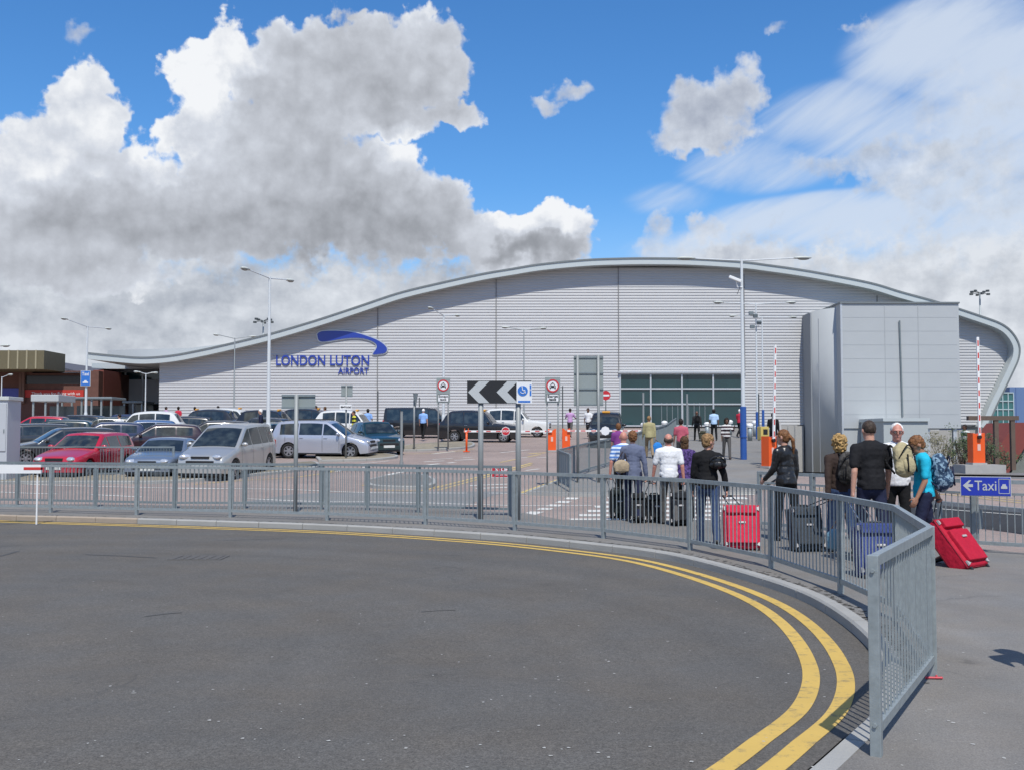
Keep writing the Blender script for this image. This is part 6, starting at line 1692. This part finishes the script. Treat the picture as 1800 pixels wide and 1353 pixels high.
# ---------------------------------------------------------------- luggage and bags
def suitcase(loc, rz, tilt, w, h, d, col, label, hand=None, rods='silver', trim=(.62, .60, .58), group=None, tdir=None):
    """standing on wheels at loc; local -Y is the front; tilt leans the top towards local +Y"""
    r = empty('suitcase', loc, R(rz), label, 'suitcase', group)
    rt = Matrix.Rotation(-R(tilt), 3, 'X')
    m = cloth('suitcase_fabric_' + label.split()[0], col, .7)
    T = lambda v: rt @ Vector(v)
    def add(name, bm, mm, smooth=False):
        for v in bm.verts: v.co = rt @ v.co
        return link(name, bm, mm, r, smooth)
    bm = BM(); box(bm, (0, d / 2, h / 2 + .05), (w, d, h), bev=.045); sphere(bm, (0, d / 2, h / 2 + .05), (w * .50, d * .62, h * .50))
    for v in bm.verts: v.co = rt @ v.co
    remesh(bm, 'shell', m, r, .014, 12, .005, 9, seed=loc[0])
    for nm, zc0, hh_ in (('front_pocket', .40, .62), ('top_pocket', .86, .18)):
        bm = BM(); box(bm, (0, -.012, h * zc0 + .05), (w * .84, .075, h * hh_))
        for v in bm.verts: v.co = rt @ v.co
        remesh(bm, nm, m, r, .010, 6, .004, 12, seed=loc[0] + zc0)
    dk = MT['black']; tr = mat('luggage_trim', (.40, .38, .37), .45)
    for z_ in (.035, d - .035):
        bm = BM(); 
        for sx, px_ in ((w + .004, 0),): box(bm, (0, z_, h / 2 + .05), (sx, .008, h + .004), bev=.003)
        add('zip', bm, mat('zip_shade', tuple(c * .45 for c in col), .6))
    for sx in (-1, 1):
        for zz in (.10, h - .02):
            bm = BM(); prism(bm, [(sx * (w / 2 - .085), zz), (sx * (w / 2 - .01), zz - .03), (sx * (w / 2 - .01), zz + .035)], -.012, .012); add('corner_trim', bm, tr)
        bm = BM(); tube(bm, (sx * (w / 2 - .05) - .02, d - .04, .032), (sx * (w / 2 - .05) + .02, d - .04, .032), .032, seg=14); add('wheel', bm, MT['rubber'])
        bm = BM(); box(bm, (sx * (w / 2 - .06), .03, .03), (.04, .04, .05), bev=.01); add('foot', bm, dk)
    bm = BM(); box(bm, (0, -.060, h * .62), (.10, .02, .03), bev=.008); add('badge', bm, tr)
    bm = BM(); tube(bm, (-.07, d / 2, h + .05), (-.07, d / 2, h + .085), .012, seg=6); tube(bm, (.07, d / 2, h + .05), (.07, d / 2, h + .085), .012, seg=6); tube(bm, (-.075, d / 2, h + .085), (.075, d / 2, h + .085), .014, seg=8); add('grab_handle', bm, dk)
    if hand is not None:
        inv = (Matrix.Translation(loc) @ Matrix.Rotation(R(rz), 4, 'Z')).inverted(); hl = inv @ Vector(hand)
        bm = BM(); hx = .085
        base = [T((sx * hx, d - .04, h + .02)) for sx in (-1, 1)]; topc = [hl + Vector((sx * hx * .8, 0, 0)) for sx in (-1, 1)]
        for a, c in zip(base, topc): tube(bm, a, c, .008, seg=8)
        link('telescopic_rods', bm, MT['chrome'] if rods == 'silver' else dk, r)
        bm = BM(); cap(bm, topc[0], topc[1], .014, .014, 8); link('pull_grip', bm, dk, r, True)
    return r
def backpack(loc, rz, w, h, d, m, label, strap, tilt=0, pockets=2, cat='backpack'):
    r = empty('backpack', loc, R(rz), label, cat)
    r.rotation_euler = (R(tilt), 0, R(rz))
    bm = BM(); sphere(bm, (0, 0, h * .10), (w / 2, d / 2, h * .42)); sphere(bm, (0, 0, -h * .2), (w * .52, d * .52, h * .30)); box(bm, (0, d * .12, 0), (w * .8, d * .55, h * .82), bev=.04)
    remesh(bm, 'main_bag', m, r, .011, 4, .008, 14, seed=loc[0])
    bm = BM(); sphere(bm, (0, -d * .42, -h * .16), (w * .36, d * .28, h * .25)); remesh(bm, 'front_pocket', m, r, .010, 3, .006, 18, seed=2)
    for sx in (-1, 1):
        bm = BM(); pts = [Vector((sx * w * .26, d * .45, h * .40)), Vector((sx * w * .28, d * .62, h * .44)), Vector((sx * w * .30, d * .95, h * .30)), Vector((sx * w * .36, d * .95, 0)), Vector((sx * w * .40, d * .35, -h * .34))]
        pts = catmull(pts, 4)
        for a, c in zip(pts, pts[1:]): cap(bm, a, c, .014, .014, 6)
        link('strap', bm, strap, r, True)
    bm = BM(); pts = catmull([Vector((-w * .42, -d * .2, h * .05)), Vector((-w * .25, -d * .50, h * .30)), Vector((0, -d * .52, h * .40)), Vector((w * .25, -d * .50, h * .30)), Vector((w * .42, -d * .2, h * .05))], 4)
    for a, c in zip(pts, pts[1:]): cap(bm, a, c, .009, .009, 6)
    for sx in (-1, 1): cap(bm, (sx * w * .20, -d * .62, h * .12), (sx * w * .26, -d * .60, -h * .34), .011, .011, 6)
    link('webbing', bm, strap, r, True)
    return r
K = dict(black=cloth('black_cloth', (.012, .012, .013)), blacktee=cloth('black_tee', (.014, .014, .016)), denim=cloth('denim', (.035, .06, .13)), navy=cloth('navy_cloth', (.018, .022, .05)), dark=cloth('charcoal_cloth', (.03, .03, .032)), white=cloth('white_shirt', (.72, .72, .72)), brown=cloth('brown_knit', (.045, .03, .025)),
         cyan=cloth('cyan_tee', (.02, .44, .62)), greyblue=cloth('grey_blue_top', (.13, .15, .22)), stripeb=cloth('blue_stripe_polo', (.62, .70, .80), pattern='stripe', col2=(.10, .22, .52), scale=13), purple=cloth('purple_print', (.10, .06, .20), pattern='noise', col2=(.03, .02, .07), scale=26), magenta=cloth('magenta_top', (.20, .05, .22)),
         tan=cloth('tan_jacket', (.36, .32, .17)), beige=cloth('beige_trousers', (.28, .21, .13)), pinkr=cloth('dusty_pink_shirt', (.45, .10, .14)), bwstripe=cloth('dark_stripe_top', (.035, .015, .022), pattern='stripe', col2=(.60, .58, .56), scale=7), lightblue=cloth('light_blue_shirt', (.42, .58, .78)), grey=cloth('grey_trousers', (.10, .095, .09)),
         leather=mat('black_leather', (.014, .014, .015), .32, bump=.3, bscale=18), lilac=cloth('lilac_shirt', (.50, .30, .52)), red=cloth('red_cloth', (.50, .03, .06)), hivis=cloth('hi_vis_yellow', (.62, .60, .06), pattern='stripe', col2=(.02, .02, .02), scale=5), skyb=cloth('sky_blue_shirt', (.25, .42, .75)))
wx = lambda px, Y: X_at(px, Y)
# the near group
A = person(wx(1530, 13.7), 13.7, 96, 1.85, legs=((14, 6), (-12, 16)), arms=((-14, 9, 16), (6, 10, 14)), top=K['blacktee'], bottom=K['navy'], hair=('crop', 'crop'), sk='fair', bulk=1.10, grip=(1, 0), label='tall man in a black tee shirt with cropped hair, seen from behind', head=(0, 4))
B = person(wx(1575, 15.0), 15.0, 262, 1.82, legs=((6, 4), (-6, 8)), arms=((10, 8, 12), (10, 8, 30)), top=K['white'], bottom=K['black'], hair=('thin', 'white'), sk='pink', glasses=True, eyes=True, tie=True, head=(-4, 6), bulk=1.08, label='older white-haired man with glasses facing the camera in a white shirt and tie')
Cb = person(wx(1622, 13.7), 13.7, 168, 1.66, legs=((12, 8), (-12, 16)), arms=((2, 6, 24), (-30, 12, 10)), top=K['cyan'], bottom=K['navy'], hair=('short', 'auburn'), sk='tan', head=(14, 30), eyes=True, grip=(0, 1), label='boy in a bright cyan tee shirt looking down')
D = person(wx(1476, 14.9), 14.9, 92, 1.66, True, legs=((14, 6), (-12, 14)), arms=((-22, 10, 8), (8, 8, 20)), top=K['brown'], sleeve='long', bottom=K['denim'], hair=('curly', 'blond'), grip=(1, 0), label='woman with curly blond hair and a dark brown long sleeved top')
E = person(wx(1381, 16.6), 16.6, 118, 1.74, True, legs=((10, 6), (-12, 14)), arms=((10, 8, 40), (-4, 6, 22)), top=K['leather'], sleeve='long', bottom=K['black'], hair=('pony', 'auburn'), head=(26, 6), hem=.06, label='young woman with a ponytail in a black leather jacket')
F = person(wx(1243, 15.8), 15.8, 84, 1.68, True, legs=((16, 6), (-18, 14)), arms=((8, 8, 14), (-8, 16, 10)), top=K['black'], sleeve='long', bottom=K['denim'], hair=('short', 'ginger'), head=(-58, 4), eyes=True, grip=(0, 1), bulk=1.06, label='woman in a black jumper and blue jeans glancing to her right')
Gm = person(wx(1175, 19.6), 19.6, 88, 1.70, legs=((16, 6), (-16, 14)), arms=((6, 14, 10), (-8, 12, 14)), top=K['white'], bottom=K['grey'], hair=('fringe', 'crop'), sk='pink', grip=(1, 1), bulk=1.12, label='balding man in a white short sleeved shirt and grey trousers seen from behind')
Hm = person(wx(1203, 20.6), 20.6, 86, 1.64, True, legs=((14, 6), (-14, 14)), arms=((8, 8, 16), (-6, 8, 12)), top=K['purple'], sleeve='long', bottom=K['black'], hair=('long', 'brown'), hem=.14, label='woman in a dark purple patterned top beside the white-shirted man')
I_ = person(wx(1112, 20.3), 20.3, 84, 1.74, True, legs=((14, 6), (-16, 16)), arms=((8, 14, 30), (-8, 12, 12)), top=K['greyblue'], sleeve='long', bottom=K['navy'], hair=('short', 'auburn'), grip=(0, 1), hem=.12, label='woman in a grey-blue long top and dark jeans with a beige handbag')
J = person(wx(1096, 21.5), 21.5, 90, 1.74, legs=((14, 6), (-14, 14)), arms=((-6, 12, 12), (8, 10, 12)), top=K['stripeb'], bottom=K['black'], hair=('bald', 'white'), sk='pink', grip=(1, 0), bulk=1.16, label='bald man in a pale blue striped polo shirt')
# farther up the path
person(wx(1087, 34), 34, 85, 1.74, True, top=K['magenta'], bottom=K['dark'], hair=('short', 'auburn'), near=False, label='woman in a magenta top beyond the striped polo man')
Kt = person(wx(1141, 44), 44, 90, 1.76, legs=((18, 8), (-18, 14)), top=K['tan'], sleeve='long', bottom=K['beige'], hair=('short', 'ginger'), near=False, hem=.1, bulk=1.1, grip=(1, 1), label='person in a loose tan jacket and beige trousers')
person(wx(1197, 39), 39, 86, 1.76, top=K['pinkr'], bottom=K['grey'], hair=('short', 'dark'), near=False, sk='tan', bulk=1.05, label='man in a dusty pink shirt walking up the path')
Ls = person(wx(1277, 43), 43, 268, 1.68, True, legs=((14, 6), (-12, 10)), arms=((40, 16, 110), (6, 8, 12)), top=K['bwstripe'], sleeve='rolled', bottom=K['grey'], hair=('curly', 'dark'), sk='brown', near=False, eyes=True, label='woman in a dark top with white stripes walking down the path on the phone')
Mo = person(wx(1225, 60), 60, 90, 1.70, top=K['dark'], sleeve='long', bottom=K['black'], hair=('bald', 'dark'), sk='brown', near=False, label='far walker in dark clothes with a black backpack, pulling a small case')
person(wx(1255, 60), 60, 90, 1.78, legs=((10, 6), (-10, 8)), top=K['lightblue'], bottom=K['black'], hair=('short', 'dark'), sk='brown', near=False, bulk=1.1, label='far man in a pale blue shirt and black trousers walking away')
person(wx(1300, 64), 64, 40, 1.74, top=K['red'], bottom=K['black'], hair=('short', 'white'), near=False, label='person in red and black just left of the blue lamp post base')
person(wx(1359, 50), 50, 80, 1.78, top=K['black'], sleeve='long', bottom=K['black'], hair=('short', 'dark'), sk='brown', near=False, label='person in black walking behind the raised boom left of the tower')
# around the taxi rank
person(wx(744, 62), 62, 80, 1.80, top=K['skyb'], bottom=K['black'], hair=('crop', 'white'), near=False, bulk=1.12, label='man in a light blue shirt beside the black taxi van')
person(wx(1002, 64), 64, 75, 1.80, top=K['lilac'], bottom=K['grey'], hair=('crop', 'dark'), sk='brown', near=False, arms=((30, 20, 60), (30, 20, 60)), label='man in a lilac shirt between the taxi-only sign and the tall grey board')
person(wx(1034, 65), 65, 250, 1.78, top=K['white'], bottom=K['dark'], hair=('short', 'dark'), sk='brown', near=False, label='person in white beside the black cab that faces the camera')
person(wx(623, 56), 56, 200, 1.78, top=K['hivis'], sleeve='long', bottom=K['dark'], hair=('crop', 'dark'), sk='tan', near=False, label='person in a yellow and black high visibility jacket behind the people carrier')
person(wx(647, 63), 63, 120, 1.78, top=K['skyb'], bottom=K['black'], hair=('short', 'dark'), sk='brown', near=False, label='person in a blue shirt behind the dark green hatchback')
person(wx(313, 72), 72, 90, 1.80, True, top=K['red'], bottom=K['red'], hair=('short', 'dark'), near=False, hem=.2, label='person in red against the left end of the ribbed cladding')
person(wx(291, 76), 76, 60, 1.74, top=K['lilac'], bottom=K['dark'], hair=('short', 'dark'), near=False, label='person in lilac by the left corner of the ribbed cladding')
person(wx(342, 72), 72, 100, 1.78, top=K['white'], bottom=K['dark'], hair=('short', 'dark'), near=False, label='person in white behind the leftmost black cab on the rank')
person(wx(383, 70), 70, 100, 1.86, top=K['dark'], bottom=K['dark'], hair=('short', 'dark'), sk='brown', near=False, label='dark-haired person between the leftmost black cab and the white cab')
person(wx(459, 57), 57, 200, 1.84, top=K['navy'], sleeve='long', bottom=K['dark'], hair=('short', 'white'), near=False, label='white-haired person in navy just left of the tall lamp post')
person(wx(556, 71), 71, 200, 1.86, top=K['dark'], sleeve='long', bottom=K['dark'], hair=('short', 'dark'), near=False, label='dark-haired person behind the black cab above the people carrier')
person(wx(572, 71), 71, 160, 1.80, top=K['black'], sleeve='long', bottom=K['dark'], hair=('short', 'brown'), near=False, label='brown-haired person in black behind the rank, left of the white cab')
person(wx(190, 50), 51.5, 150, 1.70, top=K['white'], sleeve='long', bottom=K['dark'], hair=('crop', 'dark'), near=False, label='person in a white jacket bending among the cars at far left')
person(wx(1697, 46), 46, 200, 1.76, top=cloth('dark_green_hivis', (.02, .05, .03), pattern='stripe', col2=(.6, .62, .58), scale=3.2), bottom=K['black'], hair=('short', 'dark'), sk='brown', near=False, z=yardz(46) + .25, label='person with white bands on a dark top left of the right orange barrier')
person(3.92, 7.05, 95, 1.76, legs=((10, 5), (-10, 10)), arms=((4, 8, 10), (-6, 14, 12)), top=K['dark'], bottom=K['dark'], near=False, label='person standing just outside the right frame edge whose shadow falls on the pavement')

GS = None
suitcase((wx(1716, 13.3), 13.2, 0), 40, 38, .54, .72, .26, (.44, .012, .035), 'large red suitcase with silver corner trims leaning beside the boy', hand=Cb['hand'][1], rods='dark')
suitcase((wx(1304, 15.2), 15.2, 0), -8, 24, .52, .66, .28, (.55, .015, .05), 'red suitcase with silver corners pulled by the woman in the black jumper', hand=F['hand'][1], rods='dark')
suitcase((wx(1546, 12.25), 12.2, 0), -4, 18, .50, .62, .28, (.035, .055, .19), 'navy blue suitcase on silver telescopic rods held by the man in black', hand=A['hand'][0])
suitcase((wx(1424, 15.0), 15.0, 0), 8, 16, .46, .62, .26, (.045, .05, .055), 'dark grey suitcase between the ponytailed woman and the curly blond woman', hand=D['hand'][0], rods='dark')
suitcase((wx(1155, 20.0), 20.0, 0), 10, 12, .28, .50, .22, (.014, .014, .016), 'small black suitcase at the left side of the white-shirted man', hand=Gm['hand'][0], rods='dark')
suitcase((wx(1196, 19.3), 19.3, 0), -6, 14, .38, .60, .26, (.014, .015, .018), 'black suitcase at the right side of the white-shirted man', hand=Gm['hand'][1], rods='dark')
suitcase((wx(1089, 20.9), 20.9, 0), 14, 12, .26, .56, .24, (.014, .018, .017), 'narrow black suitcase at the left side of the bald man', hand=J['hand'][0], rods='dark')
suitcase((wx(1122, 19.9), 19.95, 0), -10, 14, .30, .54, .22, (.013, .013, .014), 'black suitcase at the right side of the woman with the beige handbag', hand=I_['hand'][1], rods='dark')
suitcase((wx(1237, 59), 59.2, rampz(59.2)), 0, 12, .40, .55, .24, (.05, .05, .03), 'small dark case behind the far walker with the backpack')
camo = cloth('blue_pattern_nylon', (.03, .06, .11), .7, 'noise', (.22, .32, .40), 24)
tanb = cloth('tan_canvas', (.40, .34, .20), .8)
greyb = cloth('charcoal_nylon', (.03, .028, .026), .7, 'noise', (.07, .065, .06), 16)
def on_back(p, w, h, d, m, label, rz, dx=0, dy=0, dz=0, strap=None, tilt=0):
    v = p['back']; backpack((v.x + dx, v.y + dy, v.z + dz), rz, w, h, d, m, label, strap or K['black'], tilt)
on_back(Cb, .30, .50, .24, camo, 'blue and grey patterned backpack on the back of the boy in cyan', 168 - 90, dx=.10, dz=-.05, strap=K['navy'], tilt=-6)
on_back(A, .30, .46, .20, tanb, 'tan canvas backpack with black straps slung on the shoulder of the man in black', 30, dx=.36, dy=-.02, dz=-.02, tilt=-8)
on_back(D, .26, .46, .18, greyb, 'charcoal backpack on the back of the curly blond woman', 4, dy=-.06, dx=.04, dz=-.02)
on_back(Mo, .28, .44, .18, K['black'], 'black backpack on the far walker at the top of the path', 0, dy=-.06)
on_back(F, .26, .20, .10, K['leather'], 'shiny black leather bag on the back of the woman in the black jumper', -10, dx=.14, dy=-.03, dz=.03)
def handbag(loc, rz, w, h, d, m, label, top):
    r = empty('handbag', loc, R(rz), label, 'handbag')
    bm = BM(); sphere(bm, (0, 0, 0), (w / 2, d / 2, h / 2)); box(bm, (0, 0, -h * .08), (w * .86, d * .7, h * .66), bev=.03); remesh(bm, 'bag_body', m, r, .010, 3, .006, 14)
    bm = BM(); t_ = Vector(top) - Vector(loc); t_.rotate(Matrix.Rotation(-R(rz), 3, 'Z'))
    for sx in (-1, 1): cap(bm, (sx * w * .35, 0, h * .25), t_, .009, .009, 6)
    link('strap', bm, K['brown'], r, True)
handbag((wx(1092, 20.15), 20.12, 1.65 - 53 / 91), 20, .34, .26, .12, cloth('beige_leather', (.38, .30, .20)), 'beige handbag under the left arm of the woman in the grey-blue top', I_['shl'][0])
handbag((wx(1156, 43.7), 43.8, rampz(44) + .42), 0, .42, .5, .2, cloth('blue_plastic', (.03, .20, .55)), 'blue plastic carrier bag in the right hand of the person in the tan jacket', Kt['hand'][1])
handbag((wx(1463, 14.4), 14.4, .24), 10, .24, .3, .14, cloth('pale_blue_bag', (.16, .30, .38)), 'small pale blue bag hanging low beside the curly blond woman', D['hand'][1])
bpy.data.scenes.remove(WORK)
